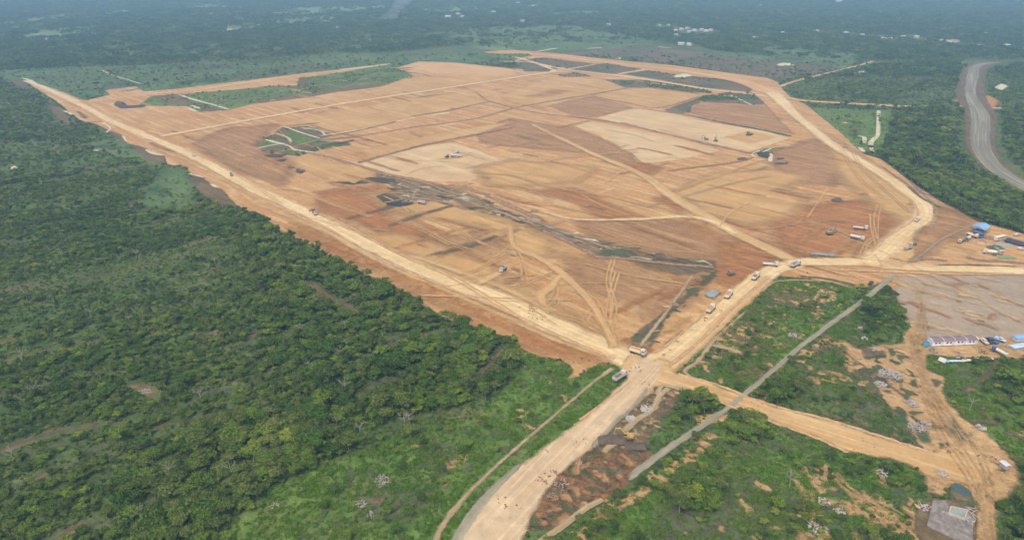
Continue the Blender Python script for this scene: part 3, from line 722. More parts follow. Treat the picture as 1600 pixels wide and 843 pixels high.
strip('haul_road', [(1205, 145), (1160, 128), (1100, 117), (1050, 109), (1000, 104), (950, 98), (900, 92), (850, 86), (800, 82), (760, 82)], [32, 26, 24, 22, 20, 18, 18, 18, 16, 12], M['pink'], 2, 1.5)
strip('haul_road', [(800, 88), (830, 96), (862, 108), (862, 113)], [8, 8, 9, 9], M['road'], 1, 1)
strip('haul_road', [(780, 96), (830, 98), (880, 108), (955, 117), (1025, 127), (1100, 139), (1160, 146), (1200, 152)], 7, M['road'], 1.5, 1.2)
strips('haul_road', [([(250, 214), (287, 207), (400, 186), (550, 160), (650, 145), (800, 122), (862, 113), (890, 112)], 7), ([(885, 109), (930, 101)], 5), ([(965, 116), (1010, 108)], 5), ([(808, 95), (850, 89)], 5)], M['road'], 1.5, 1.2)
strip('haul_road', [(830, 194), (860, 209), (930, 242), (1000, 272), (1050, 307), (1100, 337), (1150, 365), (1200, 389), (1240, 408)], [4, 5, 7, 8, 10, 11, 10, 10, 10], M['roadyel'], 1.6, 1.4)
strip('haul_road', [(845, 330), (900, 343), (1000, 343), (1060, 339), (1110, 345), (1150, 366)], [2.5, 3, 4, 4, 5, 5], M['road'], 1.5, 1.2)
strip('haul_road', [(135, 160), (180, 153), (230, 147), (300, 141), (400, 127), (487, 115), (560, 107), (605, 101)], [10, 12, 12, 14, 14, 10, 10, 8], M['pink'], 2, 1.5)
strip('haul_road', [(1225, 152), (1260, 158), (1325, 162), (1400, 166), (1440, 167), (1487, 166), (1575, 170), (1640, 169)], [12, 12, 12, 12, 9, 12, 9, 8], M['roadyel'], 1.2, .8)
strip('haul_road', [(1218, 136), (1240, 128), (1275, 119), (1337, 104), (1365, 96)], 6, M['roadyel'], 2, 1.6)
sheet('haul_road', [(985, 555), (1010, 565), (1040, 560), (1055, 585), (1100, 596), (1155, 618), (1200, 634), (1300, 660), (1400, 693), (1457, 708), (1510, 690), (1560, 730), (1530, 760), (1487, 752), (1455, 745),
                    (1425, 727), (1387, 716), (1325, 706), (1275, 683), (1200, 656), (1125, 628), (1062, 606), (1022, 605), (990, 640), (985, 600), (970, 575)], M['roadyel'], 1.6, .9, ang=math.atan2(*(G(1400, 705) - G(1060, 595))[::-1]))
sheet('haul_road', [(990, 565), (1010, 562), (1035, 568), (1028, 595), (995, 633), (950, 670), (920, 703), (892, 725), (872, 743), (847, 775), (825, 815), (806, 870), (690, 870), (718, 833), (735, 805), (790, 748), (850, 700), (905, 660), (940, 633), (980, 592)],
      M['roadpink'], 1.3, .8, ang=math.atan2(*(G(980, 600) - G(760, 830))[::-1]))
strip('gravel_verge', [(702, 870), (716, 840), (740, 803), (765, 772), (800, 738), (812, 726)], [3.2, 3.4, 3.6, 3, 2.2, 1.2], M['gravel'], .5, .3)
strip('gravel_verge', [(1013, 606), (985, 640), (960, 662), (935, 690), (925, 700)], 1.8, M['gravel'], .4, .3)
strip('concrete_drain', [(1398, 429), (1350, 469), (1300, 505), (1250, 543), (1200, 586), (1150, 628), (1110, 657), (1075, 681), (1040, 704), (1000, 734), (980, 750)], [3.2, 2.8, 2.4, 2.2, 2.2, 2.2, 2.4, 2.7, 2.9, 2.9, 2.2], M['concrete'], .55, .3)
strip('concrete_drain', [(942, 781), (915, 795), (880, 822), (840, 850), (810, 880)], [2.0, 2.2, 2.3, 2.3, 2.3], M['path'], .15, .1)
strips('foot_path', [([(957, 576), (925, 600), (887, 632), (800, 707), (750, 753), (717, 788), (690, 825), (670, 870)], [2.2, 1.1, 1.1, 1.2, 1.4, 1.8, 1.8, 1.8]),
                     ([(1118, 528), (1110, 540), (1090, 565), (1070, 580), (1080, 590)], 1.8), ([(1100, 545), (1150, 500), (1168, 485)], 1.0), ([(1190, 455), (1215, 440), (1285, 440), (1330, 450)], 1.4),
                     ([(1112, 540), (1140, 546), (1158, 552)], 2.2), ([(1083, 430), (1040, 490), (997, 545)], 1.5),
                     ([(1025, 618), (1040, 603), (1100, 620), (1080, 612)], 2), ([(1045, 607), (1030, 620), (1020, 640), (990, 660), (975, 675)], 2.4), ([(965, 690), (950, 700), (942, 708)], 2.4)], M['path'], .7, .4, bare=True)
strips('concrete_ditch', [([(1422, 411), (1445, 395), (1465, 378), (1490, 365), (1515, 355)], 1.2)], M['gravel'], .3, .2)

# asphalt road with its soil verges
ASP = [(1562, 98), (1538, 100), (1524, 106), (1520, 118), (1518, 130), (1516, 143), (1520, 158), (1530, 175), (1532, 195), (1531, 215), (1534, 235), (1550, 258), (1575, 277), (1610, 296), (1660, 322)]
sheet('weedy_soil', [(1487, 160), (1500, 150), (1545, 150), (1560, 158), (1555, 168), (1500, 164)], M['slope'], 2, 2)
strip('road_verge', ASP, [16, 22, 30, 32, 32, 34, 34, 32, 30, 26, 24, 22, 22, 22, 22], M['purple'], 1.5, 1)
strip('asphalt_road', ASP, [8, 11, 15, 15, 14, 13, 14, 18, 18, 17, 16, 15, 15, 15, 15], M['asphalt'], .6, .3)

# white sand, trickles, drains
strips('sand_channel', [([(1373, 173), (1372, 200), (1371, 212), (1361, 222), (1362, 235), (1367, 240)], [4, 4, 4, 5, 3, 3]), ([(1340, 213), (1350, 215), (1350, 224)], 4), ([(1343, 231), (1350, 238)], 4),
                        ([(33, 122), (45, 125), (58, 132)], [3, 5, 3]), ([(64, 133), (85, 143), (105, 152), (125, 159)], 3), ([(160, 110), (175, 117), (220, 131)], 2.5), ([(280, 148), (300, 155), (330, 163), (357, 171)], 4.0),
                        ([(297, 164), (312, 170)], 5), ([(295, 170), (308, 174)], 5), ([(530, 109), (560, 106), (600, 101), (620, 99)], [5, 8, 6, 3]), ([(838, 81), (862, 77), (872, 76)], [6, 9, 4]), ([(918, 76), (942, 74)], 6), ([(1028, 73), (1050, 75)], [8, 5]),
                        ([(443, 197), (470, 207), (500, 216)], 2.4), ([(470, 199), (500, 204), (508, 212)], 2), ([(400, 232), (435, 225), (452, 228), (462, 234), (490, 238)], [2, 2.4, 2.2, 3, 3]), ([(415, 218), (430, 222), (444, 225)], [3, 4, 2]), ([(430, 208), (450, 215), (455, 222)], 2),
                        ([(500, 212), (560, 203), (610, 192), (650, 183)], 2.5), ([(674, 180), (702, 176)], [4, 5]), ([(1192, 234), (1175, 240), (1182, 246)], 2.0), ([(1190, 238), (1205, 232)], 2.0), ([(1205, 240), (1203, 252)], [3, 4]),
                        ([(100, 173), (115, 180)], [3, 4]), ([(160, 191), (172, 200), (166, 208)], 2), ([(192, 212), (198, 222)], 2), ([(228, 234), (240, 240), (256, 243)], [2, 4, 3]), ([(293, 271), (318, 277)], 2), ([(330, 288), (340, 293)], 3),
                        ([(690, 338 - 60), (640, 268)], 1.2), ([(1140, 148), (1175, 165)], 2.5), ([(1372, 415 - 130), (1374, 287)], 1)], M['sand'], .6, .4)
for pts in ([(1055, 118), (1072, 115), (1082, 119), (1065, 122), (1052, 121)], [(1335, 114), (1350, 111), (1357, 108), (1345, 118), (1338, 117)], [(1213, 101), (1222, 98), (1240, 99), (1240, 102), (1220, 103)], [(1552, 138), (1565, 131), (1575, 135), (1565, 142)],
            [(960, 92), (970, 90), (975, 92)], [(822, 10), (835, 8), (845, 6), (835, 13)], [(15, 262), (25, 258), (27, 262), (18, 264)], [(142, 235), (155, 233), (152, 237)], [(1300, 2), (1318, 0), (1310, 5)]):
    sheet('sand_patch', pts, M['sand'], 1.5, 1)
strips('grey_mud_line', [([(590, 276), (640, 284), (720, 305), (800, 333), (870, 360)], 1.4), ([(620, 280), (680, 298), (760, 325), (830, 350), (900, 378)], 1.0), ([(610, 286), (660, 300), (700, 315)], 1.5), ([(850, 352), (900, 370), (960, 392)], 1.6)], M['yard'], 2.2, .8)

# dark bunds and embankments between plots
strips('soil_bund', [([(500, 220), (560, 213), (640, 200), (740, 186), (800, 170), (865, 158), (980, 138)], 4), ([(762, 158), (800, 168), (850, 178), (930, 187), (1000, 200), (1100, 224), (1175, 240)], 4), ([(482, 239), (530, 250), (590, 268), (660, 285), (700, 292)], 4),
                     ([(930, 184), (990, 169), (1040, 176)], 3), ([(740, 142), (762, 158)], 3), ([(925, 150), (985, 162), (1032, 168), (1100, 149)], 3.5), ([(870, 200), (925, 188)], 3), ([(560, 255), (620, 238), (680, 223), (800, 200)], 3.5),
                     ([(800, 230), (830, 222), (860, 228)], 5), ([(1180, 245), (1140, 255), (1080, 262), (1040, 268)], 4), ([(1230, 350), (1300, 345), (1320, 348)], 3), ([(700, 292), (750, 302), (800, 325), (860, 350)], 2.5)], M['soilbrown'], 1.2, 1)
strips('green_bund', [([(1040, 175), (1075, 180), (1125, 191), (1200, 205), (1235, 213)], 5), ([(510, 214), (560, 204), (620, 190)], 3), ([(480, 235), (530, 224), (555, 219)], 4.5), ([(640, 182), (700, 173), (740, 164), (770, 158)], 3), ([(445, 197), (500, 192)], 3),
                      ([(630, 112), (660, 116), (672, 119)], 3), ([(1420, 292), (1440, 310), (1470, 325)], 3), ([(1250, 432), (1290, 436), (1340, 447)], 2.2), ([(1455, 415), (1520, 415), (1600, 418)], 1.8)], M['darkfield'], 1.2, .8)

# wheel tracks on the site
TR = []
def pair(pts, gap=2.2, w=.7):
    W = catmull(GW(pts), n_sub=3); T = np.gradient(W, axis=0); T /= np.linalg.norm(T, axis=1)[:, None] + 1e-9
    Nn = np.stack([-T[:, 1], T[:, 0]], 1)
    TR.append((W + Nn * gap / 2, w, True)); TR.append((W - Nn * gap / 2, w, True))
for p in ([(955, 545), (950, 520), (935, 490), (905, 455), (870, 425), (835, 405), (800, 380), (795, 350)], [(960, 540), (950, 500), (955, 460), (965, 425)], [(950, 530), (960, 480), (950, 440), (960, 400)],
          [(940, 520), (900, 500), (860, 490), (845, 470), (850, 455)], [(850, 455), (820, 440), (790, 440), (760, 430), (720, 440)], [(860, 430), (862, 455), (870, 475), (850, 480)], [(865, 440), (868, 460), (850, 482)],
          [(870, 425), (840, 435), (800, 450), (760, 440)], [(800, 385), (780, 400), (750, 420), (720, 430)], [(820, 440), (815, 410), (800, 385)], [(905, 455), (930, 470), (945, 500)], [(760, 415), (790, 400), (810, 392)],
          [(950, 525), (925, 510), (915, 500), (930, 480)], [(1370, 385), (1368, 360), (1370, 335), (1375, 318)], [(1372, 385), (1364, 360), (1362, 335)], [(1345, 400), (1355, 380), (1370, 370)],
          [(700, 350), (740, 375), (800, 395), (850, 400)], [(600, 340), (660, 360), (700, 380), (760, 400)], [(650, 330), (700, 345), (780, 360), (800, 350)], [(900, 225), (960, 235), (1010, 232)], [(860, 250), (930, 242), (1000, 238)],
          [(1050, 300), (1110, 280), (1180, 255), (1200, 250)], [(1060, 310), (1130, 290), (1200, 275)], [(300, 235), (330, 250), (390, 285), (440, 320)], [(560, 360), (620, 395), (700, 430), (800, 490)],
          [(1310, 225), (1325, 250), (1345, 280), (1380, 310)], [(1325, 225), (1345, 260), (1375, 290), (1420, 330)], [(740, 270), (800, 275), (850, 290), (900, 300), (960, 310), (1020, 325)],
          [(760, 290), (830, 300), (870, 322), (930, 335)], [(430, 295), (470, 300), (520, 320), (580, 340)]):
    pair(p, random.uniform(2.0, 2.8), random.uniform(.6, 1.1))
for k in range(90):                     # faint scraper lines all over the site
    for _ in range(30):
        px, py = random.uniform(200, 1450), random.uniform(130, 540)
        p = G(px, py)
        if inside(p[None], GW(SITE))[0]: break
    a = GRAIN + random.choice((0, 0, math.pi / 2, .5)) + random.gauss(0, .22)
    L = random.uniform(25, 90); c = random.gauss(0, .25)
    q = [p + L * t * np.array([math.cos(a + c * t), math.sin(a + c * t)]) for t in (-.5, -.2, .1, .5)]
    if inside(np.array(q), GW(SITE)).all():
        TR.append((q, random.uniform(.5, 1.4), True))
strips('tyre_tracks', TR, M['track'], .35, .35, dz=.0015)
# wide pale scar south of the ditch
strips('haul_road', [([(797, 352), (803, 385), (845, 405), (880, 430), (920, 470), (945, 510), (960, 545)], [3, 4, 5, 5, 4, 4, 4]), ([(878, 428), (860, 450), (845, 462), (850, 480)], [2, 5, 6, 3]), ([(790, 425), (775, 430), (745, 445)], [3, 5, 5])], M['track'], 1, .8)
TRK = []
for p in ([(1430, 455), (1440, 500), (1435, 560), (1455, 620), (1490, 690), (1530, 760), (1545, 850)], [(1424, 520), (1428, 580), (1450, 640), (1478, 700), (1515, 760), (1532, 845)], [(1425, 540), (1445, 600), (1480, 650), (1530, 720), (1548, 790)],
          [(1440, 470), (1430, 530), (1442, 600), (1465, 640), (1500, 700)], [(1290, 740), (1330, 770), (1400, 805), (1440, 840)], [(1300, 740), (1320, 765), (1360, 790)]):
    W = catmull(GW(p), n_sub=3); TRK.append((W, .55, True)); TRK.append((W + np.array([2.1, .3]), .55, True))
strips('wheel_ruts', TRK, M['patch'], .8, .5)

# pond, basin water
def flat_poly(name, pts, mat, z, kind='structure'):
    W = catmull(np.vstack([GW(pts), GW(pts)[:1]]), n_sub=4)[:-1]
    bm = bmesh.new(); f = bm.faces.new([bm.verts.new((x, y, z)) for x, y in W])
    if f.normal.z < 0: f.normal_flip()
    bmesh.ops.triangulate(bm, faces=bm.faces[:])
    me = bpy.data.meshes.new(name); bm.to_mesh(me); bm.free(); me.materials.append(mat)
    o = bpy.data.objects.new(name, me); COL.objects.link(o); o['kind'] = kind
    BARE.append(('poly', W))
    return o
ZTOP = ZL[0] + .01
sheet('pond_bank', [(1484, 758), (1498, 754), (1512, 765), (1520, 778), (1526, 792), (1500, 800), (1482, 785)], M['weedy'], 1.0, .5)
sheet('pond_bank', [(1486, 768), (1500, 770), (1516, 777), (1512, 783), (1492, 782)], M['mudgrey'], .8, .4)
flat_poly('pond', [(1486, 758), (1494, 756), (1504, 761), (1513, 768), (1516, 775), (1508, 777), (1499, 773), (1491, 768)], M['pond'], ZTOP + .03)
flat_poly('dark_pool', [(600, 313), (615, 314), (635, 318), (640, 321), (622, 323), (608, 320)], M['pool'], ZTOP + .02)
flat_poly('dark_pool', [(1183, 239), (1193, 238), (1203, 243), (1200, 246), (1190, 245)], M['pool'], ZTOP + .02)
BARE.append(('poly', GW([(1432, 786), (1457, 780), (1480, 782), (1526, 792), (1524, 870), (1440, 870), (1425, 830)])))
sheet('platform_surround', [(1435, 788), (1457, 780), (1480, 782), (1526, 796), (1524, 870), (1440, 850), (1428, 826)], M['purple'], .8, .4, bare=False)
ZR = ZL[0]          # height of the upper ground sheets: things stand here
# ------------------------------------------------------------------ plants
M['leaf'] = foliage_mat('broadleaf_foliage', [(0.0, c4(0.043, 0.080, 0.015)), (.32, c4(0.065, 0.126, 0.020)), (.55, c4(0.099, 0.165, 0.026)), (.78, c4(0.146, 0.223, 0.030)), (1.0, c4(0.235, 0.287, 0.048))])
M['leaf2'] = foliage_mat('blue_green_foliage', [(0.0, c4(0.058, 0.099, 0.024)), (.5, c4(0.099, 0.140, 0.033)), (1.0, c4(0.185, 0.214, 0.048))])
M['leaf3'] = foliage_mat('yellow_green_foliage', [(0.0, c4(0.107, 0.183, 0.022)), (.5, c4(0.169, 0.253, 0.030)), (1.0, c4(0.282, 0.331, 0.048))])
M['low'] = foliage_mat('low_bush_foliage', [(0.0, c4(0.052, 0.096, 0.015)), (.4, c4(0.085, 0.143, 0.020)), (.75, c4(0.146, 0.200, 0.028)), (1.0, c4(0.248, 0.218, 0.048))], .3)
M['blade'] = foliage_mat('grass_blades', [(0.0, c4(0.070, 0.153, 0.012)), (.5, c4(0.102, 0.208, 0.016)), (1.0, c4(0.166, 0.236, 0.026))], .3)
M['farleaf'] = foliage_mat('distant_foliage', [(0.0, c4(0.035, 0.072, 0.018)), (.35, c4(0.051, 0.101, 0.023)), (.7, c4(0.089, 0.144, 0.031)), (1.0, c4(0.167, 0.221, 0.051))], .35)
M['bark'] = solid('pale_bark', c4(.30, .27, .22), .9, var=.3)
M['barkdark'] = solid('brown_bark', c4(.13, .10, .075), .9, var=.3)

def leaf_quads(rng, centers, normals, size, jitter=.55, tone=None):
    n = len(centers)
    nrm = normals + rng.normal(0, jitter, (n, 3)); nrm /= np.linalg.norm(nrm, axis=1)[:, None] + 1e-9
    a = rng.normal(0, 1, (n, 3)); t = a - (a * nrm).sum(1)[:, None] * nrm; t /= np.linalg.norm(t, axis=1)[:, None] + 1e-9
    b = np.cross(nrm, t)
    s = size * rng.uniform(.6, 1.35, n)[:, None]
    droop = -nrm * s * .25
    V = np.stack([centers + t * s, centers + b * s * .62 + droop, centers - t * s, centers - b * s * .62 + droop], 1).reshape(-1, 3)
    F = np.arange(n * 4).reshape(n, 4)
    tn = np.repeat(tone if tone is not None else rng.random(n), 4)
    return V, F, tn

def crown(seed, R0, H, z0, nl, per, size, lobe=.42, shape='round', up=.35):
    """lumpy crown of leaf sprays on the shells of several lobes"""
    rng = np.random.default_rng(seed)
    Vs, Fs, Ts = [], [], []; k = 0
    for i in range(nl):
        th = rng.uniform(0, 2 * math.pi); rr = math.sqrt(rng.uniform(0, 1)) * (1 - lobe * .6)
        if shape == 'flat':
            zz = z0 + H * (.72 + .22 * rng.random() - .25 * rr ** 2)
            rl = R0 * lobe * rng.uniform(.6, 1.1); fl = .35
        elif shape == 'tall':
            zz = z0 + H * rng.uniform(.25, .92); rr *= (1.15 - (zz - z0) / H * .8)
            rl = R0 * lobe * rng.uniform(.7, 1.1); fl = .8
        else:
            zz = z0 + H * (.35 + .5 * rng.random() * (1 - rr ** 2) + .08)
            rl = R0 * lobe * rng.uniform(.65, 1.2); fl = .72
        c = np.array([math.cos(th) * rr * R0, math.sin(th) * rr * R0, zz])
        m = int(per * rng.uniform(.7, 1.2))
        d = rng.normal(0, 1, (m, 3)); d[:, 2] = d[:, 2] * .8 + up; d /= np.linalg.norm(d, axis=1)[:, None]
        rad = rl * (rng.uniform(.55, 1.0, m) ** .5 + rng.normal(0, .10, m))
        p = c + d * rad[:, None] * np.array([1, 1, fl])
        nn = d * np.array([.8, .8, 1.1]); nn[:, 2] += .25
        tone = np.clip(rng.uniform(.25, .75) + rng.normal(0, .2, m), 0, 1)
        V, F, T = leaf_quads(rng, p, nn, size, .55, tone)
        Vs.append(V); Fs.append(F + k); Ts.append(T); k += len(V)
    return np.vstack(Vs), np.vstack(Fs), np.concatenate(Ts)

def crown_mesh(name, mat, *a, **k):
    V, F, T = crown(*a, **k)
    me = mesh_np(name, V, F, [mat]); attr(me, 'lf', T)
    return me

def tube(bm, p, q, r0, r1, n=5):
    p, q = Vector(p), Vector(q); d = (q - p)
    if d.length < 1e-6: return
    rot = d.to_track_quat('Z', 'Y').to_matrix()
    a = [bm.verts.new(p + rot @ Vector((math.cos(2 * math.pi * i / n) * r0, math.sin(2 * math.pi * i / n) * r0, 0))) for i in range(n)]
    b = [bm.verts.new(q + rot @ Vector((math.cos(2 * math.pi * i / n) * r1, math.sin(2 * math.pi * i / n) * r1, 0))) for i in range(n)]
    for i in range(n):
        bm.faces.new((a[i], a[(i + 1) % n], b[(i + 1) % n], b[i]))
    bm.faces.new(b)

def trunk_mesh(name, mat, seed, H, r, limbs, reach, z1=.45, bare_twigs=0):
    rng = random.Random(seed); bm = bmesh.new()
    lean = Vector((rng.uniform(-.12, .12) * H, rng.uniform(-.12, .12) * H, 0))
    mid = lean * .4 + Vector((0, 0, H * z1)); top = lean + Vector((0, 0, H * .8))
    tube(bm, (0, 0, -.2), mid, r, r * .7); tube(bm, mid, top, r * .7, r * .3)
    for i in range(limbs):
        a = 2 * math.pi * (i + rng.random() * .6) / limbs
        s = mid.lerp(top, rng.uniform(0, .7))
        e = s + Vector((math.cos(a) * reach * rng.uniform(.6, 1), math.sin(a) * reach * rng.uniform(.6, 1), H * rng.uniform(.15, .32)))
        tube(bm, s, e, r * .42, r * .14, 4)
        for j in range(bare_twigs):
            a2 = a + rng.uniform(-.9, .9); m2 = s.lerp(e, rng.uniform(.4, 1))
            tube(bm, m2, m2 + Vector((math.cos(a2) * reach * .4, math.sin(a2) * reach * .4, H * rng.uniform(.04, .18))), r * .18, r * .05, 3)
    me = bpy.data.meshes.new(name); bm.to_mesh(me); bm.free(); me.materials.append(mat)
    return me

# (look, crown mesh, trunk mesh, crown radius)
KINDS = []
def kind(look, mat, tr, *a, **k):
    i = len(KINDS)
    cm = crown_mesh('crown', M[mat], *a, **k)
    KINDS.append((look, cm, trunk_mesh('trunk', M[tr[0]], i + 50, *tr[1:]), a[1]))
kind('round dark tree', 'leaf', ('barkdark', 4.6, .16, 6, 1.4), 101, 2.5, 3.2, 1.6, 13, 62, .30)
kind('lumpy broadleaf tree', 'leaf', ('barkdark', 4.2, .15, 6, 1.6), 102, 2.9, 2.8, 1.2, 15, 58, .30)
kind('wide blue-green tree', 'leaf2', ('bark', 5.4, .17, 7, 2.2), 103, 3.3, 2.6, 3.0, 15, 56, .30, shape='flat')
kind('tall narrow tree', 'leaf2', ('bark', 7.0, .15, 7, 1.3), 104, 2.1, 5.0, 2.4, 12, 52, .28, shape='tall', lobe=.5)
kind('yellowish flat-topped tree', 'leaf3', ('bark', 4.6, .13, 6, 1.7), 105, 2.6, 2.2, 2.5, 11, 56, .30, shape='flat')
kind('small bushy tree', 'leaf', ('barkdark', 2.8, .10, 5, 1.0), 106, 1.9, 2.3, .6, 10, 54, .28)
kind('fresh green bushy tree', 'leaf3', ('barkdark', 2.9, .10, 5, 1.0), 107, 1.8, 2.4, .7, 9, 54, .28)
kind('spreading dark tree', 'leaf', ('barkdark', 5.2, .18, 7, 2.4), 108, 3.7, 2.8, 2.2, 18, 56, .31, shape='flat')

# far houses: where they stand (cleared of trees), length, wall, roof, words
HOUSES = []
def hs(x, y, L, mt, rf, w):
    HOUSES.append((x, y, L, mt, rf, w)); p = G(x, y + 1)
    BARE.append(('poly', np.array([p + np.array(q) for q in ((-L * .7, -62), (L * .7, -62), (L * .8, 9), (-L * .8, 9))])))
for a in ((75, 62, 11, 'white', 'white', 'alone in the forest near the left edge'), (155, 55, 15, 'white', 'greyroof', 'alone in the left forest, second from the left edge'), (246, 54, 9, 'cream', 'greyroof', 'small and alone in the left forest'),
          (317, 51, 12, 'white', 'white', 'left of the red-roofed pair in the forest'), (360, 47, 16, 'cream', 'redroof', 'left one of the red-roofed pair'), (380, 45, 14, 'white', 'redroof', 'right one of the red-roofed pair'), (529, 43, 12, 'cream', 'greyroof', 'left of the smoke in the forest'),
          (700, 26, 20, 'white', 'greyroof', 'leftmost in the cluster right of the smoke'), (716, 22, 22, 'white', 'white', 'tallest in the cluster right of the smoke'), (722, 26, 16, 'cream', 'white', 'rightmost in the cluster right of the smoke'), (771, 19, 18, 'white', 'greyroof', 'alone between the smoke cluster and the sand patch'),
          (810, 5, 26, 'white', 'white', 'at the top edge left of the sand patch'), (816, 33, 16, 'white', 'greyroof', 'alone below the top sand patch'), (950, 39, 14, 'cream', 'greyroof', 'alone left of the village'), (1029, 40, 16, 'white', 'white', 'first at the left end of the village'),
          (1044, 40, 12, 'white', 'white', 'second at the left end of the village'), (1055, 48, 12, 'cream', 'white', 'at the lower left of the village'), (1065, 46, 13, 'white', 'greyroof', 'in the left half of the village'), (1074, 44, 13, 'cream', 'redroof', 'in the middle of the village'),
          (1077, 50, 13, 'white', 'white', 'in front of the village middle'), (1086, 48, 15, 'white', 'greyroof', 'right of the village middle'), (1096, 47, 14, 'white', 'white', 'third from the right end of the village'), (1103, 49, 13, 'cream', 'greyroof', 'second from the right end of the village'),
          (1111, 47, 11, 'cream', 'redroof', 'at the right end of the village'), (1056, 55, 12, 'white', 'greyroof', 'below the village on its left'), (1064, 69, 15, 'white', 'white', 'left one of two above the brown field'), (1077, 70, 12, 'cream', 'greyroof', 'right one of two above the brown field'),
          (1222, 52, 12, 'cream', 'greyroof', 'first of the scattered row right of the village'), (1275, 49, 14, 'white', 'white', 'second of the scattered row right of the village'), (1321, 52, 17, 'white', 'white', 'large and bright in the scattered row'), (1347, 55, 12, 'cream', 'greyroof', 'just right of the large bright one'),
          (1372, 59, 15, 'white', 'greyroof', 'left one of a tight trio'), (1380, 61, 14, 'white', 'white', 'middle one of a tight trio'), (1391, 61, 10, 'cream', 'greyroof', 'right one of a tight trio'), (1411, 58, 11, 'white', 'white', 'between the trio and the bright square one'), (1432, 58, 12, 'white', 'greyroof', 'square and bright right of the trio'),
          (1470, 64, 10, 'white', 'white', 'left of the pink-roofed group'), (1481, 65, 14, 'cream', 'redroof', 'left one of the pink-roofed group'), (1492, 65, 17, 'white', 'redroof', 'right one of the pink-roofed group'), (1530, 72, 9, 'white', 'white', 'small above the asphalt road'), (1572, 72, 14, 'white', 'greyroof', 'at the right edge above the asphalt road'),
          (1539, 53, 14, 'cream', 'greyroof', 'far above the asphalt road'), (1307, 3, 34, 'white', 'white', 'huge and hazy at the top edge'), (1180, 60, 13, 'cream', 'greyroof', 'in the trees between village and scattered row')):
    hs(*a)

def view_grid(y0, y1, sp, wide=.86, seed=0, extra=60):
    rng = np.random.default_rng(seed)
    ys = np.arange(y0, y1, sp)
    X = []
    for y in ys:
        h = wide * y + extra
        xs = np.arange(-h, h, sp)
        X.append(np.stack([xs, np.full(len(xs), y)], 1))
    P = np.vstack(X)
    return P + rng.uniform(-.5, .5, P.shape) * sp

def is_bare(P, margin=0.0):
    b = np.zeros(len(P), bool)
    for it in BARE:
        W = it[1]
        lo, hi = W.min(0) - 8, W.max(0) + 8
        m = (P[:, 0] > lo[0]) & (P[:, 0] < hi[0]) & (P[:, 1] > lo[1]) & (P[:, 1] < hi[1]) & ~b
        if not m.any(): continue
        Q = P[m]
        if it[0] == 'poly':
            r = inside(Q, W)
            if margin > 0: r |= segdist(Q, W, True) < margin
        else:
            r = segdist(Q, W) < it[2] + margin
        idx = np.where(m)[0]; b[idx[r]] = True
    return b

def in_any(P, polys, margin=0):
    b = np.zeros(len(P), bool)
    for W in polys:
        lo, hi = W.min(0), W.max(0)
        m = (P[:, 0] > lo[0]) & (P[:, 0] < hi[0]) & (P[:, 1] > lo[1]) & (P[:, 1] < hi[1])
        if m.any():
            idx = np.where(m)[0]; b[idx[inside(P[m], W)]] = True
    return b

def rows(P, s=1 / 22.0, seed=3):
    ca, sa = math.cos(ROWS), math.sin(ROWS)
    Q = np.stack([(P[:, 0] * ca + P[:, 1] * sa) * s * .16, (-P[:, 0] * sa + P[:, 1] * ca) * s], 1)
    return vnoise(Q + 100, 1.0, seed, 3)

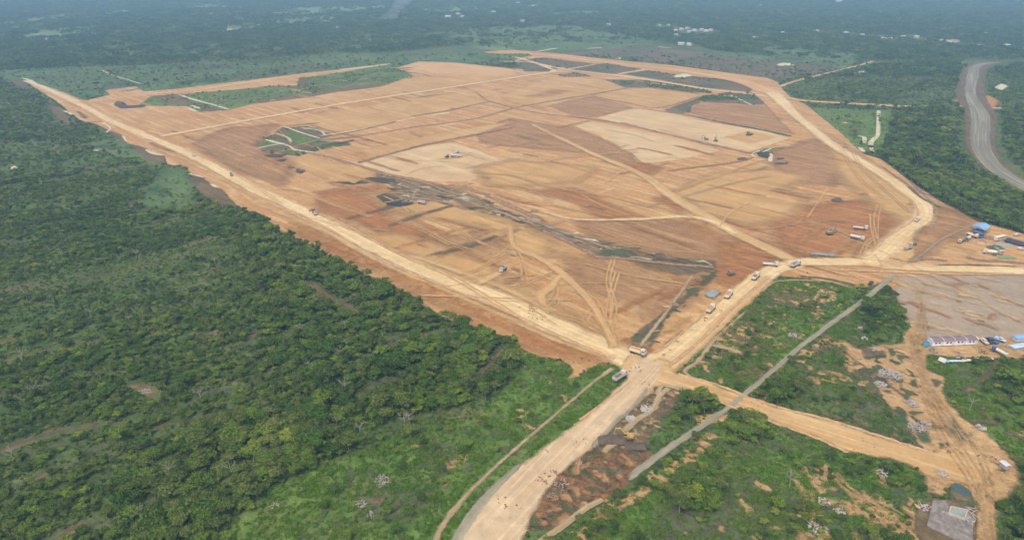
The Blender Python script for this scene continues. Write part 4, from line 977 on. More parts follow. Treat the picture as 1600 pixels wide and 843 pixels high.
HID = bpy.data.collections.new('plant_forms')      # source shapes of the mass plants, not linked to the scene
def scatter(name, label, meshes, P, z, scale, rot=None, seed=0, cat=None, tilt=0.0):
    sub = bpy.data.collections.new(name + '_forms')
    for i, m in enumerate(meshes):
        ms = m if isinstance(m, (list, tuple)) else [m]
        if len(ms) == 1:
            o = bpy.data.objects.new('form_%02d' % i, ms[0])
        else:
            bm = bmesh.new()
            for j, q in enumerate(ms):
                n0 = len(bm.faces)
                bm.from_mesh(q)
                bm.faces.ensure_lookup_table()
                for f in bm.faces[n0:]: f.material_index = j
            me = bpy.data.meshes.new('form'); bm.to_mesh(me); bm.free()
            for q in ms: me.materials.append(q.materials[0])
            o = bpy.data.objects.new('form_%02d' % i, me)
        sub.objects.link(o)
    rng = np.random.default_rng(seed + 5)
    n = len(P)
    me = bpy.data.meshes.new(name)
    me.vertices.add(n)
    me.vertices.foreach_set('co', np.column_stack([P, z]).astype(np.float32).ravel())
    e = np.zeros((n, 3)); e[:, 2] = rng.uniform(0, 2 * math.pi, n) if rot is None else rot
    if tilt: e[:, :2] = rng.normal(0, tilt, (n, 2))
    attr(me, 'r', e, 'FLOAT_VECTOR')
    s3 = np.asarray(scale)
    if s3.ndim == 1: s3 = np.stack([s3, s3, s3 * rng.uniform(.8, 1.2, n)], 1)
    attr(me, 's', s3, 'FLOAT_VECTOR')
    o = bpy.data.objects.new(name, me); COL.objects.link(o)
    tag(o, label, cat, kind='stuff')
    ng = bpy.data.node_groups.new(name, 'GeometryNodeTree')
    ng.interface.new_socket('Geometry', in_out='INPUT', socket_type='NodeSocketGeometry')
    ng.interface.new_socket('Geometry', in_out='OUTPUT', socket_type='NodeSocketGeometry')
    N, L = ng.nodes, ng.links
    gi = N.new('NodeGroupInput'); go = N.new('NodeGroupOutput')
    ip = N.new('GeometryNodeInstanceOnPoints')
    ci = N.new('GeometryNodeCollectionInfo'); ci.inputs['Collection'].default_value = sub
    ci.inputs['Separate Children'].default_value = True; ci.inputs['Reset Children'].default_value = True
    ip.inputs['Pick Instance'].default_value = True
    def na(nm):
        a = N.new('GeometryNodeInputNamedAttribute'); a.data_type = 'FLOAT_VECTOR'; a.inputs['Name'].default_value = nm
        return a.outputs['Attribute']
    L.new(gi.outputs[0], ip.inputs['Points']); L.new(ci.outputs[0], ip.inputs['Instance'])
    L.new(na('r'), ip.inputs['Rotation']); L.new(na('s'), ip.inputs['Scale'])
    L.new(ip.outputs[0], go.inputs[0])
    md = o.modifiers.new('spread', 'NODES'); md.node_group = ng
    return o

# --- near and middle woodland -------------------------------------------------
DENSE = [GW(p) for p in (
    [(400, 335), (465, 378), (520, 408), (580, 440), (660, 482), (715, 510), (790, 540), (815, 560), (780, 610), (700, 640), (600, 660), (500, 640), (420, 560), (400, 450), (360, 360)],
    [(330, 660), (480, 640), (560, 660), (560, 700), (470, 740), (400, 780), (330, 840), (200, 860), (180, 760)],
    [(1375, 248), (1500, 215), (1510, 250), (1600, 310), (1640, 380), (1550, 352), (1487, 324), (1425, 286)],
    [(1395, 175), (1505, 170), (1515, 215), (1500, 250), (1375, 248), (1392, 200)],
    [(1560, 172), (1640, 172), (1640, 290), (1600, 270), (1560, 240)],
    [(1130, 655), (1185, 650), (1195, 690), (1150, 690)], [(1048, 628), (1110, 624), (1122, 638), (1085, 655), (1050, 668)], [(1200, 605), (1240, 590), (1260, 620), (1230, 635), (1200, 630)], [(1345, 480), (1395, 468), (1410, 500), (1350, 510)],
    [(1560, 590), (1640, 570), (1640, 640), (1580, 630)], [(1030, 780), (1090, 730), (1130, 740), (1130, 800), (1060, 800)], [(1595, 740), (1640, 700), (1640, 900), (1560, 900)])]
SCRUB = [GW(p) for p in ([(1205, 600), (1280, 560), (1340, 585), (1395, 665), (1300, 655), (1200, 632), (1190, 615)], [(1300, 490), (1400, 465), (1425, 510), (1410, 530), (1300, 530)], [(1040, 620), (1125, 620), (1125, 640), (1020, 700)],
                         [(900, 870), (1000, 760), (1110, 680), (1200, 655), (1330, 705), (1430, 725), (1450, 770), (1430, 800), (1270, 860)], [(1520, 570), (1640, 560), (1640, 760), (1590, 740), (1480, 620)])]
SPARSE = [GW(p) for p in ([(1370, 450), (1500, 555), (1640, 600), (1500, 600)], [(1060, 580), (1110, 528), (1200, 437), (1345, 445), (1330, 480), (1200, 590), (1135, 612)],
                          [(1440, 560), (1560, 570), (1520, 600), (1560, 645), (1640, 640), (1640, 760), (1590, 730), (1480, 620)])]
FOREST_MASK_PTS = []
def plant_density(P):
    d = .30 + .9 * (rows(P) - .45) * 2.6 + .9 * (vnoise(P, 1 / 45.0, 9) - .5)
    d = np.clip(d, .02, .72)
    d = np.where(in_any(P, GRASSY), .035 + .12 * (vnoise(P, 1 / 20.0, 4) > .62), d)
    d = np.where(in_any(P, SCRUB), .04 + 1.5 * np.clip(vnoise(P, 1 / 16.0, 14) - .5, 0, .4), d)
    d = np.where(in_any(P, DENSE), .88, d)
    return d

P1 = view_grid(150, 560, 2.25, seed=1)
P2 = view_grid(560, 1350, 4.2, seed=2)
rngp = np.random.default_rng(77)
def choose(P, margin):
    P = P[rngp.random(len(P)) < plant_density(P)]
    return P[~is_bare(P, margin)]
P1 = choose(P1, 1.6); P2 = choose(P2, 2.0)
for dy in (6, 12):
    P2 = P2[~is_bare(P2 + np.array([0, dy]), 0)]
def kinds_for(P, seed):
    rng = np.random.default_rng(seed)
    a = vnoise(P, 1 / 60.0, 21, 3); r = rng.random(len(P))
    dense = in_any(P, DENSE)
    k = np.where(r < .34, 5, np.where(r < .52, 0, np.where(r < .68, 1, np.where(r < .78, 6, np.where(r < .84, 4, np.where(r < .90, 2, np.where(r < .95, 3, 7)))))))
    k = np.where(dense & (r < .30), 2, k); k = np.where(dense & (r > .82), 7, k); k = np.where(dense & (r > .3) & (r < .5), 1, k)
    k = np.where(~dense & (a > .58) & (r < .4), 6, k)
    s = rng.uniform(.42, 1.08, len(P)) * np.where(dense, 1.22, .86)
    big = rng.random(len(P)) < .04
    s = np.where(big, s * 1.6, s)
    return k, s
K1, S1 = kinds_for(P1, 5); K2, S2 = kinds_for(P2, 6); S2 = S2 * 1.2; S1 = S1 * .80
# pick the 300 individually built trees: largest in the picture and inside the frame
def to_px(P, z=0.0):
    dx = P[:, 0]; f = P[:, 1] * math.cos(PITCH) + (CAM_H - z) * math.sin(PITCH); u = P[:, 1] * math.sin(PITCH) - (CAM_H - z) * math.cos(PITCH)
    return 800 + FPX * dx / f, 421.5 - FPX * u / f, f
px, py, f = to_px(P1)
size = np.array([KINDS[k][3] for k in K1]) * S1 / f
vis = (px > -8) & (px < 1608) & (py < 850) & (py > 0)
order = np.argsort(-np.where(vis, size, 0))[:296]
ind = np.zeros(len(P1), bool); ind[order] = True
LAND = [(n_, G(*p_)) for n_, p_ in (('bare forked tree', (541, 618)), ('red brushwood heap', (228, 612)), ('brown brushwood heap', (596, 752)), ('yellow excavator', (981, 686)), ('grey platform corner', (1457, 784)),
        ('road junction', (1005, 580)), ('pond', (1500, 768)), ('bottom left corner', (0, 843)), ('leaning bare tree', (366, 752)), ('left photo edge middle', (0, 640)), ('felled pale log', (581, 805)), ('thin bare scrub tree', (1233, 762)),
        ('concrete strip end', (982, 748)), ('orange road bend', (1425, 727)), ('lower frame midpoint', (800, 843)), ('white camp building', (1490, 542)), ('bleached root', (878, 759)), ('lower right corner', (1600, 843)), ('reddish trail gap', (60, 685)))]
NUMW = 'zero one two three four five six seven eight nine ten eleven twelve thirteen fourteen fifteen sixteen seventeen eighteen nineteen'.split()
TENW = 'x x twenty thirty forty fifty sixty seventy eighty ninety'.split()
def words(n):
    n = int(n)
    if n < 20: return NUMW[n]
    if n >= 100: return 'hundred' + ('' if n == 100 else '-' + words(n - 100))
    return TENW[n // 10] + ('' if n % 10 == 0 else '-' + NUMW[n % 10])
def where(p, k=0):
    n_, q = sorted(LAND, key=lambda t: np.hypot(*(t[1] - p)))[k]
    dx, dy = p - q
    return '%s metres %s, %s %s the %s' % (words(abs(round(dx))), 'right' if dx > 0 else 'left', words(abs(round(dy))), 'beyond' if dy > 0 else 'nearer than', n_)
USED = set()
def tone(i, s): return 'small' if s < .75 else 'mid-sized' if s < 1.0 else 'large'
for i in np.where(ind)[0]:
    look, cm, tm, r = KINDS[K1[i]]
    lab = '%s %s, %s' % (tone(i, S1[i]), look.split(' with')[0], where(P1[i]))
    if lab in USED: lab = '%s %s, %s' % (tone(i, S1[i]), look.split(' with')[0], where(P1[i], 1))
    USED.add(lab)
    root = bpy.data.objects.new('tree', None); COL.objects.link(root)
    root.empty_display_size = 1
    root.location = (P1[i, 0], P1[i, 1], 0); root.rotation_euler = (0, 0, random.uniform(0, 6.28))
    s = S1[i]; root.scale = (s, s, s * random.uniform(.85, 1.15))
    tag(root, lab, 'tree', 'trees in the near scrub and woodland')
    a = bpy.data.objects.new('crown', cm); a.parent = root; COL.objects.link(a)
    b = bpy.data.objects.new('trunk', tm); b.parent = root; COL.objects.link(b)
for nm, lb, P, K, S in (('woodland', 'dense scrub woodland of small broadleaf trees beside the earthworks', P1[~ind], K1[~ind], S1[~ind]), ('woodland', 'hazy woodland beyond and beside the cleared site', P2, K2, S2)):
    # one spread per kind mix: repeat kinds by chance
    o = scatter(nm, lb, [[KINDS[j][1], KINDS[j][2]] for j in (5, 0, 1, 5, 2, 6, 7, 4, 1, 3)], P, np.zeros(len(P)), S, seed=len(P))

# low bushes and herbs under and between the trees
bush = [crown_mesh('bush', M['low'], 200 + i, 1.0, 1.0, -.1, 5, 26, .24, lobe=.55) for i in range(5)]
PB = view_grid(150, 470, 1.6, seed=3)
db = np.where(in_any(PB, GRASSY), .30, .60 + .5 * (vnoise(PB, 1 / 12.0, 8) - .5))
PB = PB[rngp.random(len(PB)) < db]; PB = PB[~is_bare(PB, .4)]
gb = in_any(PB, GRASSY)
lbush = [crown_mesh('bush', M['blade'], 220 + i, 1.0, .75, -.15, 5, 26, .22, lobe=.6) for i in range(4)]
for bs, Q, lb in ((bush, PB[~gb], 'low leafy undergrowth between the trees'), (lbush, PB[gb], 'soft green weeds in the rough grass')):
    scatter('undergrowth', lb, bs, Q, np.zeros(len(Q)), np.random.default_rng(1).uniform(.3, .95, len(Q)), seed=3)
PB2 = view_grid(470, 1250, 4.2, seed=4)
db = np.where(in_any(PB2, GRASSY), .16, .55)
PB2 = PB2[rngp.random(len(PB2)) < db]; PB2 = PB2[~is_bare(PB2, 1.0)]
gb2 = in_any(PB2, GRASSY)
for bs, Q, lb, k_ in ((bush, PB2[~gb2], 'bushes in the far scrub', 1.0), (lbush, PB2[gb2], 'weeds in the far fields', .8)):
    scatter('undergrowth', lb, bs, Q, np.zeros(len(Q)), k_ * np.random.default_rng(2).uniform(.8, 1.7, len(Q)), seed=4)
# grass tufts
def tuft_mesh(seed):
    rng = np.random.default_rng(seed); n = 34
    p = rng.normal(0, .42, (n, 3)); p[:, 2] = 0
    h = rng.uniform(.25, .6, n); a = rng.uniform(0, 6.28, n); w = .10
    dx = np.stack([np.cos(a), np.sin(a), 0 * a], 1) * w; ln = rng.normal(0, .22, (n, 3)); ln[:, 2] = 0
    top = p + ln + np.stack([0 * h, 0 * h, h], 1)
    V = np.stack([p - dx, p + dx, top + dx * .3, top - dx * .3], 1).reshape(-1, 3)
    me = mesh_np('tuft', V, np.arange(n * 4).reshape(n, 4), [M['blade']]); attr(me, 'lf', np.repeat(rng.random(n), 4))
    return me
PG = view_grid(150, 420, 1.25, seed=5)
PG = PG[in_any(PG, GRASSY)]; PG = PG[rngp.random(len(PG)) < np.clip(.15 + 1.3 * (vnoise(PG, 1 / 9.0, 12) - .25), 0, 1)]; PG = PG[~is_bare(PG, .3)]
scatter('grass', 'bright green rough grass beside the haul roads', [tuft_mesh(i) for i in range(4)], PG, np.zeros(len(PG)), np.random.default_rng(8).uniform(.7, 1.5, len(PG)), seed=8)
# bushes on the remnants inside the site and along bunds
PR = []
for W, mt in REM:
    if mt not in ('grass', 'darkfield') or np.random.default_rng(len(PR)).random() < 0: continue
    lo, hi = W.min(0), W.max(0)
    n = int((hi - lo).prod() / (34 if mt == 'grass' else 70))
    q = np.random.default_rng(len(PR)).uniform(lo, hi, (min(n, 6000), 2)); q = q[inside(q, W)]
    PR.append(q[vnoise(q, 1 / 25.0, 5) > .52])
for pts in ([(1005, 127), (1040, 131), (1110, 142), (1118, 147), (1050, 141), (1015, 136)], [(1100, 150), (1140, 145), (1160, 155), (1100, 160), (1085, 163)], [(1165, 143), (1178, 145), (1180, 152), (1165, 150)]):
    W = GW(pts); lo, hi = W.min(0), W.max(0); q = np.random.default_rng(5).uniform(lo, hi, (int((hi - lo).prod() / 12), 2)); PR.append(q[inside(q, W)])
PR = np.vstack(PR)
scatter('undergrowth', 'weeds on the uncleared strips inside the earthworks', bush, PR, np.zeros(len(PR)), np.random.default_rng(2).uniform(.5, 1.5, len(PR)), seed=14)

# far forest: canopy patches
def patch_mesh(seed, n=12, span=9.0, per=34, sz=.85):
    rng = np.random.default_rng(seed); Vs, Fs, Ts = [], [], []; k = 0
    for i in range(n):
        c = np.array([*rng.uniform(-span, span, 2), rng.uniform(1.5, 5.5)]); r = rng.uniform(1.8, 4.2)
        d = rng.normal(0, 1, (per, 3)); d[:, 2] = np.abs(d[:, 2]) * .9 + .05; d /= np.linalg.norm(d, axis=1)[:, None]
        p = c + d * r * np.array([1, 1, .8]) * rng.uniform(.75, 1.05, (per, 1))
        V, F, T = leaf_quads(rng, p, d, sz, .45, np.clip(rng.uniform(.2, .8) + rng.normal(0, .15, per), 0, 1))
        Vs.append(V); Fs.append(F + k); Ts.append(T); k += len(V)
    me = mesh_np('canopy', np.vstack(Vs), np.vstack(Fs), [M['farleaf']]); attr(me, 'lf', np.concatenate(Ts))
    return me
canopy = [patch_mesh(300 + i) for i in range(6)]
def far_density(P):
    d = np.full(len(P), .93) - .5 * (vnoise(P, 1 / 260.0, 31, 4) > .60)
    return np.where(in_any(P, GRASSY), .08 + .3 * (vnoise(P, 1 / 60.0, 32) > .6), d)
PF = view_grid(1100, 3900, 15.0, seed=6)
ed = GW([(-300, 108), (0, 108), (100, 104), (300, 98), (420, 90), (520, 84), (620, 82), (700, 72), (800, 70), (1000, 62), (1180, 88), (1400, 96), (1500, 90), (1600, 92), (2000, 92)])
edge_y = np.interp(PF[:, 0], ed[:, 0], ed[:, 1])
PF = PF[(PF[:, 1] > edge_y) | in_any(PF, [GW([(1230, 115), (1340, 106), (1500, 96), (1510, 160), (1440, 163), (1260, 155)]), GW([(1540, 110), (1700, 90), (1700, 165), (1560, 165)])])]
PF = PF[rngp.random(len(PF)) < far_density(PF)]; PF = PF[~is_bare(PF, 5.0)]
for dy in (12, 24, 36):
    PF = PF[~is_bare(PF + np.array([0, dy]), 0)]
scatter('distant_forest', 'dark forest fading into blue haze beyond the cleared site', canopy, PF, np.zeros(len(PF)), np.random.default_rng(3).uniform(.75, 1.25, len(PF)) * (1 + .35 * (vnoise(PF, 1 / 300., 44) - .4)), seed=6)
PF2 = view_grid(3900, 9000, 55.0, seed=7)
scatter('distant_forest', 'forest on the horizon', canopy, PF2, np.zeros(len(PF2)), np.random.default_rng(3).uniform(3, 4.2, len(PF2)), seed=7)

# plantation rows on the far left fields: scattered single bushes
PP = view_grid(900, 2600, 13, seed=9); PP = PP[in_any(PP, GRASSY)]; PP = PP[rngp.random(len(PP)) < .10]; PP = PP[~is_bare(PP, 3)]
scatter('undergrowth', 'scattered bushes on the far green fields', bush, PP, np.zeros(len(PP)), np.random.default_rng(2).uniform(1.4, 3.2, len(PP)), seed=24)

# bare pale trees that stand above the wood
def bare_tree(px_, py_, h, lab):
    p = G(px_, py_); me = trunk_mesh('trunk', M['bark'], int(px_), h, .17, 9, h * .36, .5, 4)
    o = bpy.data.objects.new('bare_tree', None); COL.objects.link(o); o.location = (p[0], p[1], 0)
    tag(o, lab, 'tree')
    t = bpy.data.objects.new('trunk', me); t.parent = o; COL.objects.link(t)
for a in ((592, 468, 9, 'bare pale-limbed tree near the edge of the wood by the earthworks'), (541, 618, 9.5, 'bare pale forked tree in the middle of the left wood'), (538, 520, 7, 'thin bare tree between the two clearings in the left wood'),
          (484, 582, 7, 'leaning bare pole tree in the left wood'), (366, 752, 8, 'bare leaning tree above the lower left gap'), (1233, 762, 7, 'thin bare tree in the scrub below the orange side road'), (1515, 640, 6, 'small bare tree right of the dirt track')):
    bare_tree(*a)
rb_ = random.Random(44); nb_ = 0; LB = set()
while nb_ < 22:
    x_, y_ = rb_.uniform(10, 760), rb_.uniform(400, 830); q_ = G(x_, y_)
    if in_any(q_[None], GRASSY)[0] or is_bare(q_[None], 1.0)[0]: continue
    l_ = 'bare pale-limbed tree, ' + where(q_)
    if l_ in LB: continue
    LB.add(l_); nb_ += 1
    bare_tree(x_, y_, rb_.uniform(5.5, 8.5), l_)
#@@PART3
# ------------------------------------------------------------------ things
M['white'] = solid('white_paint', c4(.50, .48, .45), .45, var=.08, dirt=c4(.45, .36, .25), dirt_amt=.35)
M['whitewall'] = solid('white_wall_panel', c4(.74, .75, .80), .6, var=.05, dirt=c4(.5, .42, .34), dirt_amt=.2)
M['cream'] = solid('cream_paint', c4(.66, .60, .46), .5, var=.1, dirt=c4(.4, .3, .2), dirt_amt=.4)
M['yellow'] = solid('machine_yellow', c4(.48, .31, .07), .6, var=.2, dirt=c4(.2, .15, .10), dirt_amt=.8)
M['olive'] = solid('olive_paint', c4(.22, .22, .13), .6, var=.2, dirt=c4(.35, .27, .18), dirt_amt=.5)
M['green'] = solid('green_paint', c4(.10, .24, .10), .5, var=.2, dirt=c4(.35, .27, .18), dirt_amt=.4)
M['blue'] = solid('blue_paint', c4(.05, .12, .28), .45, var=.15, dirt=c4(.35, .27, .18), dirt_amt=.25)
M['blueroof'] = solid('light_blue_sheet', c4(.20, .37, .56), .5, var=.12, scale=.5, dirt=c4(.3, .3, .28), dirt_amt=.35)
M['paleblue'] = solid('pale_blue_sheet', c4(.42, .55, .68), .5, var=.2, scale=.8, dirt=c4(.4, .36, .3), dirt_amt=.5)
M['teal'] = solid('teal_plastic', c4(.07, .33, .38), .4, var=.1)
M['maroon'] = solid('maroon_sheet_roof', c4(.19, .135, .135), .55, var=.15, scale=.6)
M['redroof'] = solid('rusty_red_roof', c4(.40, .20, .15), .6, var=.2, scale=.3)
M['greyroof'] = solid('grey_zinc_roof', c4(.50, .52, .54), .4, var=.15, scale=.3)
M['dark'] = M['dark']
M['tyre'] = solid('tyre_rubber', c4(.03, .03, .03), .85, var=.3, dirt=c4(.3, .22, .14), dirt_amt=.4)
M['steel'] = solid('grey_steel', c4(.24, .24, .25), .5, .4, var=.2, dirt=c4(.3, .22, .14), dirt_amt=.4)
M['black'] = solid('black_sheet', c4(.05, .05, .06), .5, var=.4, scale=.8)
M['glass'] = solid('dark_window_glass', c4(.03, .04, .05), .1, var=.1, spec=.6)
M['load'] = solid('orange_soil_load', c4(.42, .24, .11), .95, var=.25, scale=2.0, bump=.15)
M['loaddark'] = solid('dark_soil_load', c4(.17, .11, .075), .95, var=.35, scale=2.0, bump=.15)
M['rubble'] = solid('white_rubble', c4(.36, .33, .29), .9, var=.25, scale=.8)
M['wood'] = solid('pale_dead_wood', c4(.38, .33, .27), .9, var=.25, scale=1.0)
M['slab'] = solid('mossy_concrete_slab', c4(.26, .29, .26), .9, var=.25, scale=.6, dirt=c4(.13, .15, .10), dirt_amt=.6)
M['conc'] = solid('pale_concrete', c4(.42, .39, .34), .9, var=.15, scale=.7, dirt=c4(.25, .23, .2), dirt_amt=.4)
M['pave'] = solid('stained_grey_paving', c4(.21, .185, .16), .9, var=.35, scale=.5, dirt=c4(.11, .10, .08), dirt_amt=.8, bump=.05)
M['mound'] = solid('dug_brown_earth', c4(.22, .14, .085), .95, var=.35, scale=.5, bump=.3)
M['moundlight'] = solid('dug_orange_earth', c4(.40, .25, .13), .95, var=.3, scale=.5, bump=.3)
M['mounddark'] = solid('dug_black_earth', c4(.095, .072, .052), .95, var=.35, scale=.5, bump=.3)
M['salmon'] = solid('salmon_plastic', c4(.62, .28, .18), .5, var=.1)

def bx(bm, c, s, rot=0.0, top=None, bev=0.0):
    """box with optional narrower top (sx, sy, shift x)"""
    cx, cy, cz = c; sx, sy, sz = s
    tx, ty, sh = top if top else (1, 1, 0)
    vs = []
    for z, kx, ky, o in ((-.5, 1, 1, 0), (.5, tx, ty, sh)):
        for x, y in ((-.5, -.5), (.5, -.5), (.5, .5), (-.5, .5)):
            p = Vector((x * sx * kx + o, y * sy * ky, z * sz)); p.rotate(Matrix.Rotation(rot, 3, 'Z'))
            vs.append(bm.verts.new(p + Vector(c)))
    fs = [bm.faces.new([vs[i] for i in q]) for q in ((3, 2, 1, 0), (4, 5, 6, 7), (0, 1, 5, 4), (1, 2, 6, 5), (2, 3, 7, 6), (3, 0, 4, 7))]
    if bev:
        es = {e for f in fs for e in f.edges}
        bmesh.ops.bevel(bm, geom=list(es), offset=bev, segments=2, affect='EDGES', profile=.6)

def cyl(bm, p, q, r, n=14, r2=None):
    tube(bm, p, q, r, r if r2 is None else r2, n)
    p, q = Vector(p), Vector(q); d = (p - q); rot = d.to_track_quat('Z', 'Y').to_matrix()
    bm.faces.new([bm.verts.new(p + rot @ Vector((math.cos(2 * math.pi * i / n) * r, math.sin(2 * math.pi * i / n) * r, 0))) for i in range(n)])

def bm_obj(name, bm, mat, parent=None):
    bmesh.ops.recalc_face_normals(bm, faces=bm.faces[:])
    me = bpy.data.meshes.new(name); bm.to_mesh(me); bm.free(); me.materials.append(mat)
    o = bpy.data.objects.new(name, me); COL.objects.link(o)
    if parent: o.parent = parent
    return o

def part(name, mat, parent, *boxes, **kw):
    bm = bmesh.new()
    for b in boxes: bx(bm, *b, **kw)
    return bm_obj(name, bm, M[mat], parent)

def root(name, px, py, label, cat, front=None, group=None, rz=None, z=None):
    p = G(px, py)
    o = bpy.data.objects.new(name, None); COL.objects.link(o); o.empty_display_size = 1
    o.location = (p[0], p[1], topz(p[0], p[1]) if z is None else z)
    if front is not None:
        d = G(*front) - p; rz = math.atan2(d[1], d[0])
    o.rotation_euler = (0, 0, rz or 0)
    tag(o, label, cat, group)
    return o

def wheel_mesh(r=.52, w=.45):
    bm = bmesh.new(); cyl(bm, (0, -w / 2, r), (0, w / 2, r), r, 16)
    bmesh.ops.recalc_face_normals(bm, faces=bm.faces[:])
    me = bpy.data.meshes.new('wheel'); bm.to_mesh(me); bm.free(); me.materials.append(M['tyre'])
    bm = bmesh.new(); cyl(bm, (0, -w / 2 - .02, r), (0, w / 2 + .02, r), r * .5, 10)
    bmesh.ops.recalc_face_normals(bm, faces=bm.faces[:])
    m2 = bpy.data.meshes.new('rim'); bm.to_mesh(m2); bm.free(); m2.materials.append(M['steel'])
    return me, m2
WH = {}
def wheels(parent, places, r=.52, w=.45):
    if (r, w) not in WH: WH[(r, w)] = wheel_mesh(r, w)
    a, b = WH[(r, w)]
    for x, y in places:
        o = bpy.data.objects.new('wheel', a); o.parent = parent; o.location = (x, y, 0); COL.objects.link(o)
        q = bpy.data.objects.new('rim', b); q.parent = o; COL.objects.link(q)

def lump(bm, L, W, H, seed, n=(11, 8)):
    rng = random.Random(seed); g = []
    for i in range(n[0]):
        row = []
        for j in range(n[1]):
            u, v = i / (n[0] - 1) * 2 - 1, j / (n[1] - 1) * 2 - 1
            h = max(0, 1 - u * u) ** .6 * max(0, 1 - v * v) ** .6
            row.append(bm.verts.new((u * L / 2, v * W / 2, H * h * rng.uniform(.7, 1.15))))
        g.append(row)
    for i in range(n[0] - 1):
        for j in range(n[1] - 1):
            bm.faces.new((g[i][j], g[i + 1][j], g[i + 1][j + 1], g[i][j + 1]))

def dump_truck(px, py, front, label, cab='white', bed='cream', load='load', s=1.0):
    t = root('dump_truck', px, py, label, 'truck', front, 'trucks working on the earthworks')
    t.scale = (s, s, s)
    part('chassis', 'steel', t, ((0, 0, .85), (7.9, .9, .3)), ((3.9, 0, .75), (.25, 2.3, .45)), ((-3.6, 0, .9), (.2, 2.2, .25)))
    bm = bmesh.new(); bx(bm, (3.05, 0, 1.75), (1.75, 2.4, 1.5), bev=.08); bx(bm, (2.95, 0, 2.75), (1.5, 2.3, .6), top=(.8, .92, -.06), bev=.06)
    c = bm_obj('cab', bm, M[cab], t)
    bm = bmesh.new(); bx(bm, (3.76, 0, 2.55), (.06, 2.0, .72), top=(1, .92, -.12)); bm_obj('windscreen', bm, M['glass'], t)
    for sy in (-1, 1):
        bm = bmesh.new(); bx(bm, (3.05, sy * 1.19, 2.5), (.95, .05, .55)); bm_obj('side_window', bm, M['glass'], t)
    # open body: floor, two sides, tailgate, headboard
    bm = bmesh.new()
    bx(bm, (-.95, 0, 1.28), (5.7, 2.3, .14)); bx(bm, (-.95, 1.17, 1.95), (5.7, .1, 1.3), top=(1.0, 1, 0)); bx(bm, (-.95, -1.17, 1.95), (5.7, .1, 1.3))
    bx(bm, (-3.78, 0, 1.95), (.1, 2.25, 1.26)); bx(bm, (1.85, 0, 2.15), (.12, 2.44, 1.7)); bx(bm, (2.15, 0, 3.02), (.7, 2.3, .08))
    for x in (-3.2, -2.2, -1.2, -.2, .8):
        for sy in (-1, 1): bx(bm, (x, sy * 1.25, 1.95), (.12, .07, 1.25))
    bm_obj('dump_body', bm, M[bed], t)
    if load:
        bm = bmesh.new(); lump(bm, 5.5, 2.2, .75 if load == 'load' else .3, int(px)); o = bm_obj('soil_load', bm, M[load], t)
        o.location = (-.95, 0, 2.1 if load == 'load' else 1.5)
    wheels(t, [(2.9, 1.05), (2.9, -1.05), (-1.5, 1.0), (-1.5, -1.0), (-2.75, 1.0), (-2.75, -1.0)])
    return t

def flat_truck(px, py, front, label, cab='white', bed='white', kind='tank', s=1.0):
    t = root('lorry', px, py, label, 'truck', front, 'trucks working on the earthworks')
    t.scale = (s, s, s)
    part('chassis', 'steel', t, ((-.3, 0, .85), (8.6, .9, .3)))
    bm = bmesh.new(); bx(bm, (3.2, 0, 1.9), (1.8, 2.4, 1.9), bev=.1); bm_obj('cab', bm, M[cab], t)
    part('windscreen', 'glass', t, ((4.11, 0, 2.2), (.06, 2.0, .8)))
    if kind == 'tank':
        bm = bmesh.new(); cyl(bm, (-4.4, 0, 1.95), (1.9, 0, 1.95), 1.0, 18); bm_obj('tank', bm, M[bed], t)
        part('walkway', 'steel', t, ((-1.2, 0, 2.98), (5.2, .5, .08)))
    elif kind == 'mixer':
        bm = bmesh.new(); cyl(bm, (-3.9, 0, 2.7), (-1.0, 0, 2.2), .7, 16, 1.25); cyl(bm, (1.9, 0, 1.9), (-1.0, 0, 2.2), .8, 16, 1.25); bm_obj('mixer_drum', bm, M[bed], t)
        part('chute', 'steel', t, ((-4.3, 0, 1.8), (.8, .6, 1.2)))
    else:
        part('flat_bed', bed, t, ((-1.2, 0, 1.15), (6.6, 2.4, .18)), ((-1.2, 1.17, 1.4), (6.6, .06, .35)), ((-1.2, -1.17, 1.4), (6.6, .06, .35)), ((1.95, 0, 1.9), (.12, 2.4, 1.4)))
    wheels(t, [(3.1, 1.05), (3.1, -1.05), (-2.2, 1.0), (-2.2, -1.0), (-3.4, 1.0), (-3.4, -1.0)])
    return t

def small_car(px, py, front, label, paint='white', name='pickup', cat='car', s=1.0):
    t = root(name, px, py, label, cat, front)
    t.scale = (s, s, s)
    bm = bmesh.new(); bx(bm, (0, 0, .75), (4.8, 1.8, .6), bev=.1)
    if name == 'pickup':
        bx(bm, (.3, 0, 1.35), (1.9, 1.65, .65), top=(.72, .88, 0), bev=.05)
        bx(bm, (-1.6, .82, 1.15), (1.5, .08, .25)); bx(bm, (-1.6, -.82, 1.15), (1.5, .08, .25)); bx(bm, (-2.33, 0, 1.15), (.08, 1.7, .25))
    else:
        bx(bm, (-.3, 0, 1.35), (2.9, 1.65, .65), top=(.78, .86, 0), bev=.06)
    bm_obj('body', bm, M[paint], t)
    part('windscreen', 'glass', t, ((1.08 if name == 'pickup' else .98, 0, 1.36), (.06, 1.4, .45)))
    part('side_window', 'glass', t, ((.2, .80, 1.36), (1.2, .05, .36)))
    part('side_window', 'glass', t, ((.2, -.80, 1.36), (1.2, .05, .36)))
    wheels(t, [(1.5, .8), (1.5, -.8), (-1.5, .8), (-1.5, -.8)], .36, .24)
    return t

